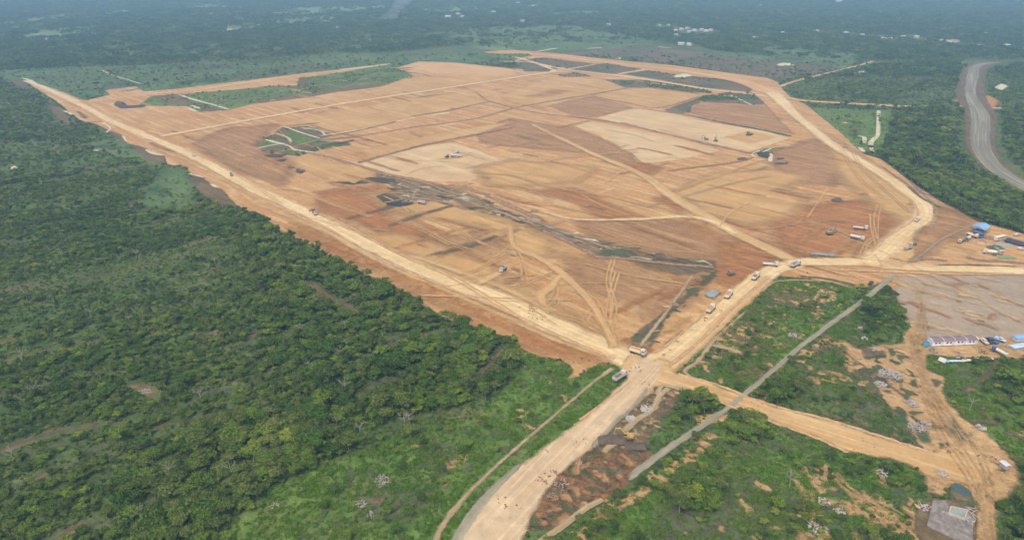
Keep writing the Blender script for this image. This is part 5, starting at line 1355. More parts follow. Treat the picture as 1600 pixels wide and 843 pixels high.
def excavator(px, py, front, label, paint='yellow', s=1.0, swing=.3):
    t = root('excavator', px, py, label, 'excavator', front)
    t.scale = (s, s, s)
    for sy in (-1, 1):
        bm = bmesh.new(); bx(bm, (0, sy * 1.15, .45), (3.9, .55, .8), bev=.3); bm_obj('crawler_track', bm, M['tyre'], t)
    part('undercarriage', 'steel', t, ((0, 0, .6), (2.2, 2.0, .5)))
    bm = bmesh.new(); bx(bm, (-.6, -.1, 1.6), (3.1, 2.5, 1.1), rot=swing, bev=.1); bm_obj('upper_body', bm, M[paint], t)
    part('counterweight', 'steel', t, ((-2.1 * math.cos(swing), -2.1 * math.sin(swing), 1.6), (.7, 2.4, 1.0)), rot=swing)
    cs, sn = math.cos(swing), math.sin(swing)
    def rp(x, y, z): return (x * cs - y * sn, x * sn + y * cs, z)
    part('cab', paint, t, ((*rp(.9, .75, 0)[:2], 2.1), (1.5, .95, 1.6)), rot=swing)
    part('cab_window', 'glass', t, ((*rp(1.0, .75, 0)[:2], 2.35), (1.4, 1.0, .8)), rot=swing)
    bm = bmesh.new(); tube(bm, rp(.9, -.1, 1.7), rp(3.2, -.1, 4.3), .32, .26, 4); tube(bm, rp(3.2, -.1, 4.3), rp(5.4, -.1, 3.6), .26, .18, 4); bm_obj('boom', bm, M[paint], t)
    bm = bmesh.new(); tube(bm, rp(5.1, -.1, 4.1), rp(5.6, -.1, 1.3), .2, .14, 4); bm_obj('dipper_arm', bm, M[paint], t)
    bm = bmesh.new(); bx(bm, rp(5.2, -.1, .75), (1.0, 1.1, .9), rot=swing, top=(1.25, 1, .2)); bm_obj('bucket', bm, M['steel'], t)
    return t

def dozer(px, py, front, label, paint='yellow', s=1.0):
    t = root('bulldozer', px, py, label, 'bulldozer', front); t.scale = (s, s, s)
    for sy in (-1, 1):
        bm = bmesh.new(); bx(bm, (0, sy * 1.05, .55), (3.4, .5, 1.0), bev=.35); bm_obj('crawler_track', bm, M['tyre'], t)
    part('hood', paint, t, ((.6, 0, 1.3), (2.0, 1.2, 1.0)))
    part('cab', paint, t, ((-.8, 0, 1.9), (1.3, 1.5, 1.7)))
    part('cab_window', 'glass', t, ((-.8, 0, 2.2), (1.36, 1.4, .7)))
    part('blade', 'steel', t, ((2.3, 0, .7), (.2, 3.4, 1.2)), ((1.5, 1.3, .5), (1.6, .15, .2)), ((1.5, -1.3, .5), (1.6, .15, .2)))
    return t

def roller(px, py, front, label, paint='olive', s=1.0):
    t = root('road_roller', px, py, label, 'road roller', front); t.scale = (s, s, s)
    bm = bmesh.new(); cyl(bm, (1.9, -1.05, .78), (1.9, 1.05, .78), .78, 20); bm_obj('drum', bm, M['steel'], t)
    part('drum_frame', paint, t, ((1.9, 1.16, .9), (2.0, .12, .35)), ((1.9, -1.16, .9), (2.0, .12, .35)), ((.8, 0, .95), (.25, 2.4, .4)))
    part('engine_cover', paint, t, ((-1.7, 0, 1.35), (2.0, 1.5, .9)), bev=.1)
    part('canopy', paint, t, ((-.3, 0, 2.75), (1.8, 1.7, .1)))
    part('canopy_post', 'steel', t, ((-1.1, .7, 2.1), (.08, .08, 1.3)), ((-1.1, -.7, 2.1), (.08, .08, 1.3)), ((.5, .7, 2.0), (.08, .08, 1.5)), ((.5, -.7, 2.0), (.08, .08, 1.5)))
    part('driver_platform', 'steel', t, ((-.3, 0, 1.1), (1.6, 1.5, .25)))
    wheels(t, [(-1.6, .85), (-1.6, -.85)], .7, .5)
    return t

dump_truck(996, 554, (1011, 559), 'white-cabbed dump truck heaped with orange soil, crossing the main road junction', bed='cream')
dump_truck(968, 593, (979, 586), 'white dump truck with dark empty-looking body, parked on the verge below the junction', bed='white', load='loaddark')
dump_truck(1110, 487, (1116, 481), 'soil-laden dump truck nearest the junction on the upper haul road', bed='cream')
dump_truck(1138, 464, (1144, 457), 'soil-laden dump truck beside the mossy slab stack on the upper haul road', bed='cream')
dump_truck(1180, 436, (1186, 430), 'pale dump truck near the top of the upper haul road, below the bend', bed='cream', load='loaddark')
flat_truck(1204, 416, (1215, 417), 'white flatbed lorry at the red soil corner of the roads', kind='flat', s=1.0)
dump_truck(1242, 417, (1252, 413), 'white dump truck entering the road east of the road fork', bed='white', load='loaddark')
flat_truck(1344, 359, (1354, 360), 'upper of two white flatbed lorries parked on bare soil west of the road bend', kind='flat')
flat_truck(1339, 375, (1349, 377), 'lower of two white lorries parked on bare soil west of the road bend', bed='white', kind='tank')
dump_truck(786, 424, (780, 430), 'white dump truck tipping dark soil alone in the middle of the tracked ground', bed='white', load='loaddark', s=.85)
dump_truck(492, 335, (496, 340), 'white-cabbed truck driving down the middle of the left haul road', bed='loaddark', load='loaddark', s=.95)
dump_truck(659, 319, (667, 321), 'white dump truck being loaded beside the dark ditch pool', bed='white', load='loaddark', s=.9)
flat_truck(711, 241, (718, 239), 'rear one of two white lorries parked on the pale round plot', kind='flat')
flat_truck(712, 246, (718, 246), 'front one of two white lorries parked on the pale round plot', kind='tank')
small_car(303, 244.5, (308, 246), 'white pickup driving on the far part of the left haul road')
roller(362, 275, (364, 280), 'olive road roller working at the left haul road edge')
dump_truck(1432, 346, (1436, 342), 'dusty truck on the sweeping right bend of the haul road', cab='cream', bed='cream', load='loaddark', s=.85)
flat_truck(1418, 391, (1412, 393), 'lower of two small grey lorries parked beside the concrete ditch', bed='steel', kind='flat', s=.7)
flat_truck(1426, 384, (1420, 386), 'upper of two small brown lorries parked beside the concrete ditch', cab='cream', bed='loaddark', kind='flat', s=.7)
excavator(1296, 367, (1304, 366), 'olive excavator standing on red soil left of the two parked lorries', 'olive', 1.1)
excavator(1118, 221, (1123, 218), 'dark excavator on the corner of the pale plot, larger of the two machines', 'olive', 1.2)
excavator(1103, 219, (1100, 218), 'small dark excavator on the pale plot edge, smaller of the two machines', 'olive', .9)
dozer(1170, 211.5, (1173, 211), 'dark bulldozer in the middle of the tan square on the pale plot', 'olive', 1.5)
excavator(641, 318.5, (634, 318), 'dark excavator digging at the ditch pool beside a white truck', 'olive', 1.05)
dozer(699, 246.5, (695, 247), 'small brown bulldozer beside the two lorries on the pale round plot', 'loaddark', .95)
excavator(981, 686, (964, 682), 'yellow excavator scooping black debris beside the main haul road', 'yellow', .95, .1)
dozer(1141, 430, (1146, 429), 'olive bulldozer on red soil above the mossy slab stack', 'olive', 1.0)
small_car(1360, 445, (1364, 441), 'dark pickup beside the top of the concrete strip', 'black')
# workshop yard
small_car(1588, 368, (1592, 367), 'white pickup parked behind the yard by the trees', 'white')
small_car(1596, 390, (1602, 391), 'white car at the right edge by the dark sheets', 'white', 'car')
flat_truck(1519, 370, (1527, 373), 'cream flatbed lorry parked below the blue shed', cab='cream', bed='cream', kind='flat', s=.9)
flat_truck(1512, 376, (1507, 380), 'green and white concrete mixer truck left of the yard track', cab='green', bed='white', kind='mixer', s=.8)
flat_truck(1501, 379, (1496, 382), 'smaller olive mixer truck left of the yard track', cab='cream', bed='olive', kind='mixer', s=.8)
flat_truck(1546, 398, (1541, 397), 'white mixer truck at the lower end of the yard', cab='white', bed='cream', kind='mixer', s=.9)
flat_truck(1558, 395, (1563, 398), 'green mixer truck at the lower end of the yard', cab='white', bed='green', kind='mixer', s=.9)

def bus(px, py, front, label, paint='cream'):
    t = root('bus', px, py, label, 'bus', front)
    part('body', paint, t, ((0, 0, 1.75), (8.5, 2.4, 2.3)), bev=.12)
    for sy in (-1, 1):
        for x in (-3.3, -2.0, -.7, .6, 1.9, 3.2):
            part('window', 'glass', t, ((x, sy * 1.21, 2.1), (.95, .05, .7)))
    part('windscreen', 'glass', t, ((4.26, 0, 2.1), (.05, 2.0, .9)))
    wheels(t, [(2.7, 1.05), (2.7, -1.05), (-2.5, 1.05), (-2.5, -1.05)], .45, .3)
bus(1561, 375, (1570, 373), 'cream bus parked at the top of the yard track')

# blue-roofed open shed
def shed(cpts, H, label):
    A = [np.array(G(*p, z=H)) for p in cpts]
    c = sum(A) / 4
    z0 = topz(*c)
    t = bpy.data.objects.new('workshop_shed', None); COL.objects.link(t); t.location = (c[0], c[1], z0); tag(t, label, 'shed')
    P = [a - c for a in A]
    bm = bmesh.new()
    lo = [bm.verts.new((p[0], p[1], H - .4)) for p in P]; hi = [bm.verts.new((p[0], p[1], H - .25)) for p in P]
    m1, m2 = (P[0] + P[3]) / 2, (P[1] + P[2]) / 2
    r1, r2 = bm.verts.new((m1[0], m1[1], H + 1.0)), bm.verts.new((m2[0], m2[1], H + 1.0))
    bm.faces.new((hi[0], hi[1], r2, r1)); bm.faces.new((r1, r2, hi[2], hi[3])); bm.faces.new(lo)
    bm.faces.new((lo[0], lo[1], hi[1], hi[0])); bm.faces.new((lo[2], lo[3], hi[3], hi[2])); bm.faces.new((lo[1], lo[2], hi[2], r2, hi[1])); bm.faces.new((lo[3], lo[0], hi[0], r1, hi[3]))
    bm_obj('roof', bm, M['blueroof'], t)
    for k in range(4):
        for q in (.03, .35, .68):
            p = P[k] * (1 - q) + P[(k + 1) % 4] * q; p = p * .95
            part('post', 'steel', t, ((p[0], p[1], (H - .4) / 2), (.18, .18, H - .4)))
    p = (P[1] * .9 + P[2] * .9) / 2
    part('back_wall', 'steel', t, ((0, 0, 1.3), (abs(P[2][0] - P[0][0]) * .5, .15, 2.6)))
shed([(1517, 353), (1528, 348.5), (1549, 354), (1539, 360)], 4.2, 'open shed with light blue gabled roof beside the wood')
def block(name, px, py, front, label, cat, mat, size, gable=None, gmat='greyroof', win=0):
    t = root(name, px, py, label, cat, front); L, W, H = size
    part('wall', mat, t, ((0, 0, H / 2), (L, W, H)))
    bm = bmesh.new(); e = .3; g_ = gable if gable is not None else .12
    for s_ in (-1, 1):
        v = [bm.verts.new(q) for q in ((-L / 2 - e, s_ * (W / 2 + e), H - .02), (L / 2 + e, s_ * (W / 2 + e), H - .02), (L / 2 + e, 0, H + g_ * W), (-L / 2 - e, 0, H + g_ * W))]
        v2 = [bm.verts.new(q.co + Vector((0, 0, .12))) for q in v]
        bm.faces.new(v); bm.faces.new(v2)
        for i in range(4): bm.faces.new((v[i], v[(i + 1) % 4], v2[(i + 1) % 4], v2[i]))
    bm_obj('roof', bm, M[gmat], t)
    for i in range(win):
        x = -L / 2 + L * (i + .5) / win
        part('window', 'glass', t, ((x, -W / 2 - .02, H * .55), (.9, .08, .8)))
    return t
block('site_hut', 1528, 370, (1538, 374), 'small dark blue hut under the edge of the blue shed', 'hut', 'blue', (6, 2.6, 2.6), .02, 'blue')
block('sheet_store', 1590, 381, (1606, 385), 'low store under dark sheets at the right edge', 'store', 'black', (13, 7, 1.2), .04, 'black')
# camp row
def camp():
    a, b = G(1455.5, 542), G(1526, 539); L = float(np.linalg.norm(b - a)); c = (a + b) / 2
    d = b - a; rz = math.atan2(d[1], d[0]); W = 3.9; H = 2.5
    t = bpy.data.objects.new('camp_building', None); COL.objects.link(t); t.location = (c[0] - math.sin(rz) * W / 2, c[1] + math.cos(rz) * W / 2, topz(*c)); t.rotation_euler = (0, 0, rz)
    tag(t, 'long white single-storey camp building with maroon roof beside the sandy yard', 'building')
    bm = bmesh.new(); bx(bm, (0, 0, H / 2), (L, W, H))
    w = bm_obj('wall', bm, M['whitewall'], t)
    for e in (-1, 1):
        bm = bmesh.new(); v = [bm.verts.new((e * (L / 2 - .06), y, z)) for y, z in ((-W / 2, H), (W / 2, H), (W / 2, H + .2), (0, H + .85), (-W / 2, H + .2))]
        v2 = [bm.verts.new(q.co + Vector((e * .22, 0, 0))) for q in v]
        bm.faces.new(v); bm.faces.new(v2)
        for i in range(5): bm.faces.new((v[i], v[(i + 1) % 5], v2[(i + 1) % 5], v2[i]))
        bm_obj('gable_wall', bm, M['whitewall'], t)
    for s_ in (-1, 1):
        for k in range(4):
            x0, x1 = -L / 2 + L * k / 4 + .12, -L / 2 + L * (k + 1) / 4 - .12
            bm = bmesh.new(); v = [bm.verts.new(q) for q in ((x0, s_ * (W / 2 + .3), H + .02), (x1, s_ * (W / 2 + .3), H + .02), (x1, s_ * .03, H + .7), (x0, s_ * .03, H + .7))]
            v2 = [bm.verts.new(q.co + Vector((0, 0, .1))) for q in v]; bm.faces.new(v); bm.faces.new(v2)
            for i in range(4): bm.faces.new((v[i], v[(i + 1) % 4], v2[(i + 1) % 4], v2[i]))
            bm_obj('roof_sheet', bm, M['maroon'], t)
    for k in range(1, 4):
        x = -L / 2 + L * k / 4
        bm = bmesh.new(); tube(bm, (x, -W / 2 - .3, H + .16), (x, 0, H + .85), .1, .1, 4); tube(bm, (x, 0, H + .85), (x, W / 2 + .3, H + .16), .1, .1, 4); bm_obj('roof_joint', bm, M['whitewall'], t)
    for k in range(4):
        for q in (.3, .62):
            x = -L / 2 + L * (k + q) / 4
            fr = part('window', 'steel', t, ((x, -W / 2 - .02, 1.55), (.95, .08, .85)))
            part('pane', 'glass', fr, ((x, -W / 2 - .07, 1.55), (.8, .05, .7)))
        part('door', 'greyroof', t, ((-L / 2 + L * (k + .87) / 4, -W / 2 - .02, 1.05), (.85, .08, 2.05)))
camp()
t = root('water_tank', 1446, 541, 'teal round water tank at the left end of the white camp building', 'tank')
bm = bmesh.new(); cyl(bm, (0, 0, 0), (0, 0, 1.9), 1.35, 20); bm_obj('tank_shell', bm, M['teal'], t)
bm = bmesh.new(); cyl(bm, (0, 0, 1.9), (0, 0, 2.25), 1.3, 20, .4); bm_obj('tank_lid', bm, M['blue'], t)
small_car(1537, 536, (1542, 540), 'white car parked first beside the camp building', 'white', 'car')
small_car(1545, 535, (1550, 539), 'dark car parked between the white car and blue pickup', 'black', 'car')
small_car(1552, 535, (1557, 538), 'blue pickup parked third beside the camp building', 'blue')
small_car(1562, 533, (1567, 535), 'pale blue pickup parked farthest from the camp building', 'paleblue')
flat_truck(1561, 553, (1552, 548), 'lorry with blue cab and pale body facing the camp yard', cab='blue', bed='cream', kind='tank', s=.85)
block('tarp_shack', 1592, 532, (1602, 531), 'shack with bright blue tarpaulin roof at the right edge', 'shack', 'paleblue', (6, 3, 1.8), .1, 'blueroof')
block('tarp_shack', 1590, 545, (1602, 543), 'long low shack with pale blue roof at the right edge', 'shack', 'conc', (8, 2.6, 1.6), .05, 'paleblue')
t = root('tent', 1472, 565, 'small white tent at the left end of the blue sheet row', 'tent', (1480, 568))
bm = bmesh.new(); v = [bm.verts.new(q) for q in ((-1.6, -1.1, 0), (1.6, -1.1, 0), (1.6, 1.1, 0), (-1.6, 1.1, 0), (-1.4, 0, 1.6), (1.4, 0, 1.6))]
for q in ((0, 1, 5, 4), (2, 3, 4, 5), (0, 4, 3), (1, 2, 5), (0, 3, 2, 1)): bm.faces.new([v[i] for i in q])
bm_obj('canvas', bm, M['white'], t)
def sheets_row():
    t = root('roofing_sheet_row', 1515, 565, 'row of pale blue and white roofing sheets lying along the yard edge', 'sheets', (1540, 563))
    rng = random.Random(5)
    for k in range(11):
        o = part('sheet', rng.choice(('paleblue', 'white', 'blueroof', 'cream')), t, ((-11 + 2.1 * k, rng.uniform(-.4, .4), .5 + rng.uniform(0, .3)), (2.3, 1.6, .12)), rot=rng.uniform(-.2, .2))
        part('trestle', 'steel', o, ((-11 + 2.1 * k, 0, .22), (.2, 1.2, .44)))
sheets_row()

def slab_stack(px, py, front, L, W, n, label):
    t = root('slab_stack', px, py, label, 'slab stack', front)
    rng = random.Random(int(px))
    for k in range(n):
        x = -L / 2 + L * (k + .5) / n
        for lv in range(2):
            part('slab', 'slab', t, ((x + rng.uniform(-.1, .1), rng.uniform(-.2, .2), .35 + lv * .5), (L / n * .93, W * rng.uniform(.85, 1), .42)), rot=rng.uniform(-.04, .04))
    return t
slab_stack(1285, 400, (1298, 401), 14.0, 3.0, 7, 'long low stack of grey-green concrete slabs beside the haul road')
slab_stack(1113, 461, (1124, 453), 8.5, 6.0, 5, 'mossy grey concrete slab stack between the haul road and damp soil strip')

# ruined foundation at the bottom right
def foundation():
    W = GW([(1457, 784), (1476, 784), (1482, 794), (1520, 806), (1518, 860), (1487, 843), (1447, 824)])
    c = W.mean(0); z0 = topz(*c)
    t = bpy.data.objects.new('concrete_platform', None); COL.objects.link(t); t.location = (c[0], c[1], z0)
    tag(t, 'stained grey concrete platform with low broken edge below the pond', 'platform')
    bm = bmesh.new(); P = W - c
    a = [bm.verts.new((x, y, 0)) for x, y in P]; b = [bm.verts.new((x, y, .35)) for x, y in P]
    bm.faces.new(b)
    for i in range(len(P)): bm.faces.new((a[i], a[(i + 1) % len(P)], b[(i + 1) % len(P)], b[i]))
    bm_obj('paving', bm, M['pave'], t)
    R4 = GW([(1484, 796), (1510, 801.5), (1505, 815), (1481, 806.5)]); c2 = R4.mean(0)
    t2 = bpy.data.objects.new('basin', None); COL.objects.link(t2); t2.location = (c2[0], c2[1], z0 + .36)
    tag(t2, 'shallow rectangular concrete basin with pale rim on the grey platform', 'basin')
    for i in range(4):
        a_, b_ = R4[i] - c2, R4[(i + 1) % 4] - c2; d = b_ - a_; L = float(np.linalg.norm(d)); m = (a_ + b_) / 2
        part('rim_wall', 'conc', t2, ((m[0], m[1], .4), (L + .28 - .004 * i, .32, .8 + .01 * i)), rot=math.atan2(d[1], d[0]))
    bm = bmesh.new(); bm.faces.new([bm.verts.new((*(p - c2) * .96, .3)) for p in R4]); bm_obj('basin_water', bm, M['slab'], t2)
    d = R4[1] - R4[0]; rz = math.atan2(d[1], d[0])
    t3 = bpy.data.objects.new('timber_pile', None); COL.objects.link(t3); p = G(1517, 803); t3.location = (p[0], p[1], z0 + .37); tag(t3, 'pale loose timber beams scattered at the right end of the basin', 'timber')
    rng = random.Random(3)
    for k in range(9):
        part('beam', 'wood', t3, ((rng.uniform(-1.6, 1.2), rng.uniform(-2, 2), .15 + .12 * (k % 4)), (rng.uniform(2, 3.4), .16, .14)), rot=rng.uniform(0, 3.1))
    q = G(1514, 818)
    rubble(1514, 816, 1.8, 'small heap of pale rubble at the lower right corner of the basin', 18, z0 + .36)
    rubble(1476, 806, 1.2, 'tiny heap of rubble at the left corner of the basin', 12, z0 + .36)
def rubble(px, py, R0, label, n=40, z=None, mat='rubble', branchy=.5, name='rubble_pile', cat='rubble pile', flat=.22):
    p = G(px, py); rng = random.Random(int(px * 7 + py)); bm = bmesh.new()
    for k in range(n):
        a = rng.uniform(0, 6.28); r = R0 * math.sqrt(rng.random()); h = (1 - r / R0) * R0 * flat
        x, y = r * math.cos(a), r * math.sin(a)
        if rng.random() < branchy:
            b = rng.uniform(0, 6.28); l = rng.uniform(.5, 1.5) * min(1.6, R0 * .4)
            tube(bm, (x, y, h), (x + math.cos(b) * l, y + math.sin(b) * l, h + rng.uniform(-.05, .7)), .13, .05, 4)
        else:
            bx(bm, (x, y, h * .7 + .12), (rng.uniform(.3, .9), rng.uniform(.25, .7), rng.uniform(.15, .45)), rot=rng.uniform(0, 3), top=(.8, .85, rng.uniform(-.1, .1)))
    o = bm_obj(name, bm, M[mat]); o.location = (p[0], p[1], topz(*p) if z is None else z); tag(o, label, cat)
    return o
foundation()
rubble(1390, 586, 4.6, 'large ring-like heap of white broken rubble left of the dirt track', 170)
rubble(1376, 602, 2.6, 'white rubble heap just below the large ring-like heap', 60)
rubble(1424, 631, 2.6, 'compact white rubble heap in the middle beside the dirt track', 70)
rubble(1431, 669, 3.4, 'comb-shaped heap of white posts where track and side road meet', 80, branchy=.85)
rubble(1448, 664, 2.2, 'small pale rubble scatter right of the comb-shaped heap', 30)
rubble(1532, 669, 1.9, 'narrow white rubble heap in the grass right of the dirt track', 60)
rubble(1238, 525, 2.3, 'white rubble heap in the weedy plot above the concrete strip', 50)
rubble(1220, 540, 1.2, 'few white stones in the weedy plot beside the white heap', 10)
rubble(1346, 514, 1.8, 'upper white debris scatter in the dark bushes right of the concrete strip', 22)
rubble(1351, 530, 1.6, 'lower white debris scatter in the dark bushes right of the concrete strip', 20)
rubble(1368, 548, 1.8, 'pale debris scatter on dry soil below the dark bushes', 20)
rubble(1472, 742, 2.4, 'brown and white debris heap at the left of the pond', 40, mat='conc')
rubble(1378, 741, 2.0, 'pale debris on the bare patch in the lower grass', 26)
rubble(1286, 785, 2.0, 'pale debris at the top of the lower bare patches', 26)
rubble(1312, 800, 2.0, 'pale debris below the first in the lower bare patches', 26, mat='wood')
rubble(1445, 796, 2.4, 'grey debris along the left side of the concrete platform', 34, mat='conc')
rubble(1278, 825, 3.0, 'light rubble streak near the bottom edge beside the scrub', 50)
rubble(565, 788, 1.8, 'brushwood heap in the bright grass at bottom centre', 30, mat='wood', branchy=1)
rubble(581, 805, 1.8, 'pale felled log with twigs in the bright grass', 16, mat='wood', branchy=1)
rubble(430, 791, 1.5, 'small pale dead branches at the edge of the bottom grass', 14, mat='wood', branchy=1)
rubble(596, 752, 2.6, 'twiggy brown brushwood heap in the middle of the grass', 60, mat='wood', branchy=1)
rubble(878, 759, 2.6, 'bleached tree root lying on the churned brown ground', 22, mat='wood', branchy=1, flat=.15)
rubble(905, 727, 1.2, 'small bleached branch on the churned brown ground', 10, mat='wood', branchy=1)
rubble(862, 776, 1.6, 'grey twig scatter beside the bleached root', 16, mat='wood', branchy=1)
rubble(228, 612, 2.4, 'reddish brushwood heap in the left scrub clearing', 60, mat='wood', branchy=.9)
rubble(440, 433, 2.5, 'grey brushwood in the gap of the upper left wood', 40, mat='wood', branchy=1)
rubble(1010, 640, 2.4, 'pale gravel heap beside the junction strip', 60, mat='conc', branchy=0)
rubble(985, 655, 2.0, 'second pale gravel heap above the yellow excavator', 50, mat='conc', branchy=0)
rubble(1432, 792, .8, 'small salmon-coloured plastic scraps left of the platform', 8, mat='salmon', branchy=0)

def mound(px, py, L, W, H, label, mat='mound', rz=0.0, name='earth_mound', front=None):
    p = G(px, py); bm = bmesh.new(); lump(bm, L, W, H, int(px * 3 + py), (15, 11))
    o = bm_obj(name, bm, M[mat]); o.location = (p[0], p[1], topz(*p) - .05)
    for f_ in o.data.polygons: f_.use_smooth = True
    if front is not None:
        d = G(*front) - p; rz = math.atan2(d[1], d[0])
    o.rotation_euler = (0, 0, rz); tag(o, label, 'earth mound'); return o
for a in ((1308, 314, 8, 5, 1.8, 'dark earth mound alone on the red soil in the right part', 'mounddark'), (1236, 352, 6, 4, 1.5, 'small brown earth mound on the soil above the olive excavator', 'mound'),
          (957, 689, 11, 5, 2.0, 'black debris heap between the haul road and the yellow excavator', 'mounddark'), (993, 699, 8, 4, 1.6, 'black earth heap below the yellow excavator', 'mounddark'),
          (1055, 477, 4, 3, 1.3, 'dark clod heap beside the damp strip above the junction', 'mound'), (1041, 480, 3, 2, .8, 'light clod heap left of the dark one above the junction', 'moundlight'),
          (835, 331, 6, 4, 1.6, 'dark earth mound at the left bank of the long ditch', 'mound'), (470, 267, 7, 4, 1.5, 'black mound on the ditch line below the green patch', 'mounddark'), (455, 262, 5, 3, 1.2, 'small black mound left of the bigger one on the ditch line', 'mounddark'),
          (487, 330, 4, 3, 1.6, 'brown soil heap behind the truck on the left haul road', 'mound'), (777, 437 - 9, 3, 2, 1.0, 'orange soil heap tipped beside the lone dump truck', 'moundlight'), (1031, 400, 7, 5, 1.8, 'dark weedy mound at the end of the long ditch', 'mounddark'),
          (1350, 304, 7, 2, 1.0, 'thin dark soil ridge inside the right bend', 'mound'), (1321, 231, 6, 3, 1.2, 'grey machine-like earth heap beside the upper right haul road', 'mound'), (302, 239 + 6, 1, 1, .3, 'tiny soil heap beside the far pickup', 'mound'),
          (1160, 250, 9, 5, 1.4, 'dark mound left of the dark pool', 'mounddark'), (1220, 256, 11, 4, 1.2, 'dark low mound below the white sand spit', 'mounddark'), (1545, 372, 7, 5, 1.6, 'brown heap between blue hut and cream bus', 'mound'), (1530, 380, 7, 4, 1.4, 'reddish brown heap left of the yard track', 'moundlight'),
          (1555, 387, 10, 5, 1.5, 'weedy dark heap right of the yard track', 'mounddark'), (1567, 383, 12, 5, 1.6, 'long dark heap below the cream bus', 'slab'), (187, 163, 12, 9, 4, 'dark mound at the far left end of the green strip', 'mounddark'), (1573, 403, 10, 3, .8, 'green low heap below the mixers', 'green'),
          (1320, 232 - 40, 6, 4, 1, 'small soil heap by the upper right road', 'moundlight')):
    mound(*a)
# windrows: graded soil ridges along the roads
def ridge(pts, w, h, mat, label, seed=0):
    L = catmull(GW(pts), n_sub=12)
    # resample and displace
    T = np.gradient(L, axis=0); T /= np.linalg.norm(T, axis=1)[:, None] + 1e-9; Nn = np.stack([-T[:, 1], T[:, 0]], 1)
    rng = np.random.default_rng(seed); n = len(L); V = []
    hh = h * rng.uniform(.35, 1.1, n); ww = w * rng.uniform(.7, 1.2, n); of = rng.normal(0, w * .12, n)
    prof = [(-.5, -.05), (-.22, .7), (0, 1.0), (.22, .65), (.5, -.05)]
    for a, b in prof:
        V.append(np.column_stack([L + Nn * (a * ww + of)[:, None], b * hh]))
    V = np.stack(V, 1).reshape(-1, 3); i = np.arange(n - 1)[:, None] * 5 + np.arange(4)[None]
    F = np.stack([i, i + 1, i + 6, i + 5], -1).reshape(-1, 4)
    V[:, 2] += np.array([topz(x, y) for x, y in V[:, :2]]) - .03
    me = mesh_np('soil_windrow', V, F, [M[mat]]); o = bpy.data.objects.new('soil_windrow', me); COL.objects.link(o); tag(o, kind='structure'); return o
for k, (pts, w, h, mt) in enumerate((
        ([(400, 305), (495, 352), (600, 408), (700, 450), (800, 491), (880, 527), (960, 562)], 1.6, .5, 'moundlight'), ([(225, 207), (300, 238), (362, 269), (450, 312), (540, 352), (600, 385)], 1.4, .5, 'moundlight'),
        ([(1045, 572), (1080, 545), (1120, 508), (1165, 462), (1200, 436)], 1.5, .5, 'moundlight'), ([(1022, 553), (1055, 530), (1090, 500), (1130, 465)], 1.4, .5, 'moundlight'),
        ([(1060, 585), (1125, 604), (1200, 632), (1300, 658), (1400, 690), (1455, 708)], 1.6, .5, 'moundlight'), ([(1070, 608), (1125, 629), (1200, 657), (1275, 685), (1325, 708)], 1.6, .5, 'moundlight'),
        ([(1360, 395), (1390, 368), (1420, 350), (1434, 335), (1430, 320)], 1.8, .6, 'moundlight'), ([(1460, 335), (1455, 315), (1420, 290), (1380, 262)], 1.8, .7, 'mound'),
        ([(1510, 402), (1530, 407), (1570, 409), (1600, 412)], 3.0, 1.2, 'mound'), ([(1390, 404), (1420, 410), (1445, 405), (1480, 408)], 2.2, .8, 'mound'), ([(1300, 422), (1380, 425), (1450, 428), (1600, 430)], 1.6, .5, 'moundlight'),
        ([(700, 290), (740, 298), (790, 318), (850, 345)], 5, 1.2, 'mound'), ([(930, 402), (980, 405), (1040, 412), (1115, 418)], 3, .8, 'mound'), ([(985, 597), (950, 625), (905, 657)], 1.2, .4, 'moundlight'),
        ([(1425, 286), (1440, 300), (1462, 311)], 2, .8, 'mound'), ([(1040, 174), (1110, 187), (1200, 204)], 3, 1, 'mound'), ([(800, 169), (862, 158), (980, 138)], 3, 1.0, 'mound'))):
    ridge(pts, w, h, mt, '', k)
for k, pts in enumerate(([(500, 220), (560, 213), (640, 200), (740, 186), (800, 170)], [(762, 158), (800, 168), (850, 178), (930, 187), (1000, 200), (1100, 224), (1175, 240)], [(482, 239), (530, 250), (590, 268), (660, 285)],
                         [(925, 150), (985, 162), (1032, 168), (1100, 149)], [(560, 255), (620, 238), (680, 223), (800, 200)], [(600, 318), (640, 311), (690, 316), (730, 328)], [(850, 362), (890, 380), (935, 402)], [(588, 271), (640, 279), (690, 289)])):
    ridge(pts, 2.6, 1.0, 'mound', '', 60 + k)
# clods dropped on the roads
def clods():
    bm = bmesh.new(); rng = random.Random(9)
    for cx, cy, n, s in ((1057, 535, 4, 4), (1046, 547, 4, 4), (1036, 555, 4, 4), (1102, 498, 12, 4), (1125, 486, 4, 3), (830, 488, 26, 16), (850, 495, 14, 10), (850, 750, 26, 14), (868, 740, 10, 6), (900, 690, 8, 26), (835, 700, 6, 30), (995, 575, 12, 12), (1010, 600, 5, 10), (612, 450, 6, 8), (640, 448, 6, 4),
                         (760, 505, 5, 5), (1262, 428, 3, 3), (868, 660, 6, 10), (1120, 512, 6, 6), (790, 790, 10, 30), (1180, 630, 5, 15), (1350, 700, 6, 30), (905, 560, 8, 14), (1490, 700, 14, 26), (1545, 720, 12, 18)):
        for k in range(n):
            p = G(cx + rng.gauss(0, s * .5), cy + rng.gauss(0, s * .32)); r = rng.uniform(.15, .5)
            bx(bm, (p[0], p[1], topz(*p) + r * .3), (r * 1.6, r * 1.2, r * .8), rot=rng.uniform(0, 3), top=(.6, .6, 0))
    tag(bm_obj('soil_clods', bm, M['mound']), 'loose dark soil clods dropped on the haul roads', kind='stuff')
clods()
rubble(1535, 377, 3.0, 'rusty scrap scatter below the blue hut', 26, mat='steel', branchy=.6)
rubble(1578, 377, 3.2, 'scrap and timber scatter between cream bus and dark sheets', 30, mat='wood', branchy=.7)
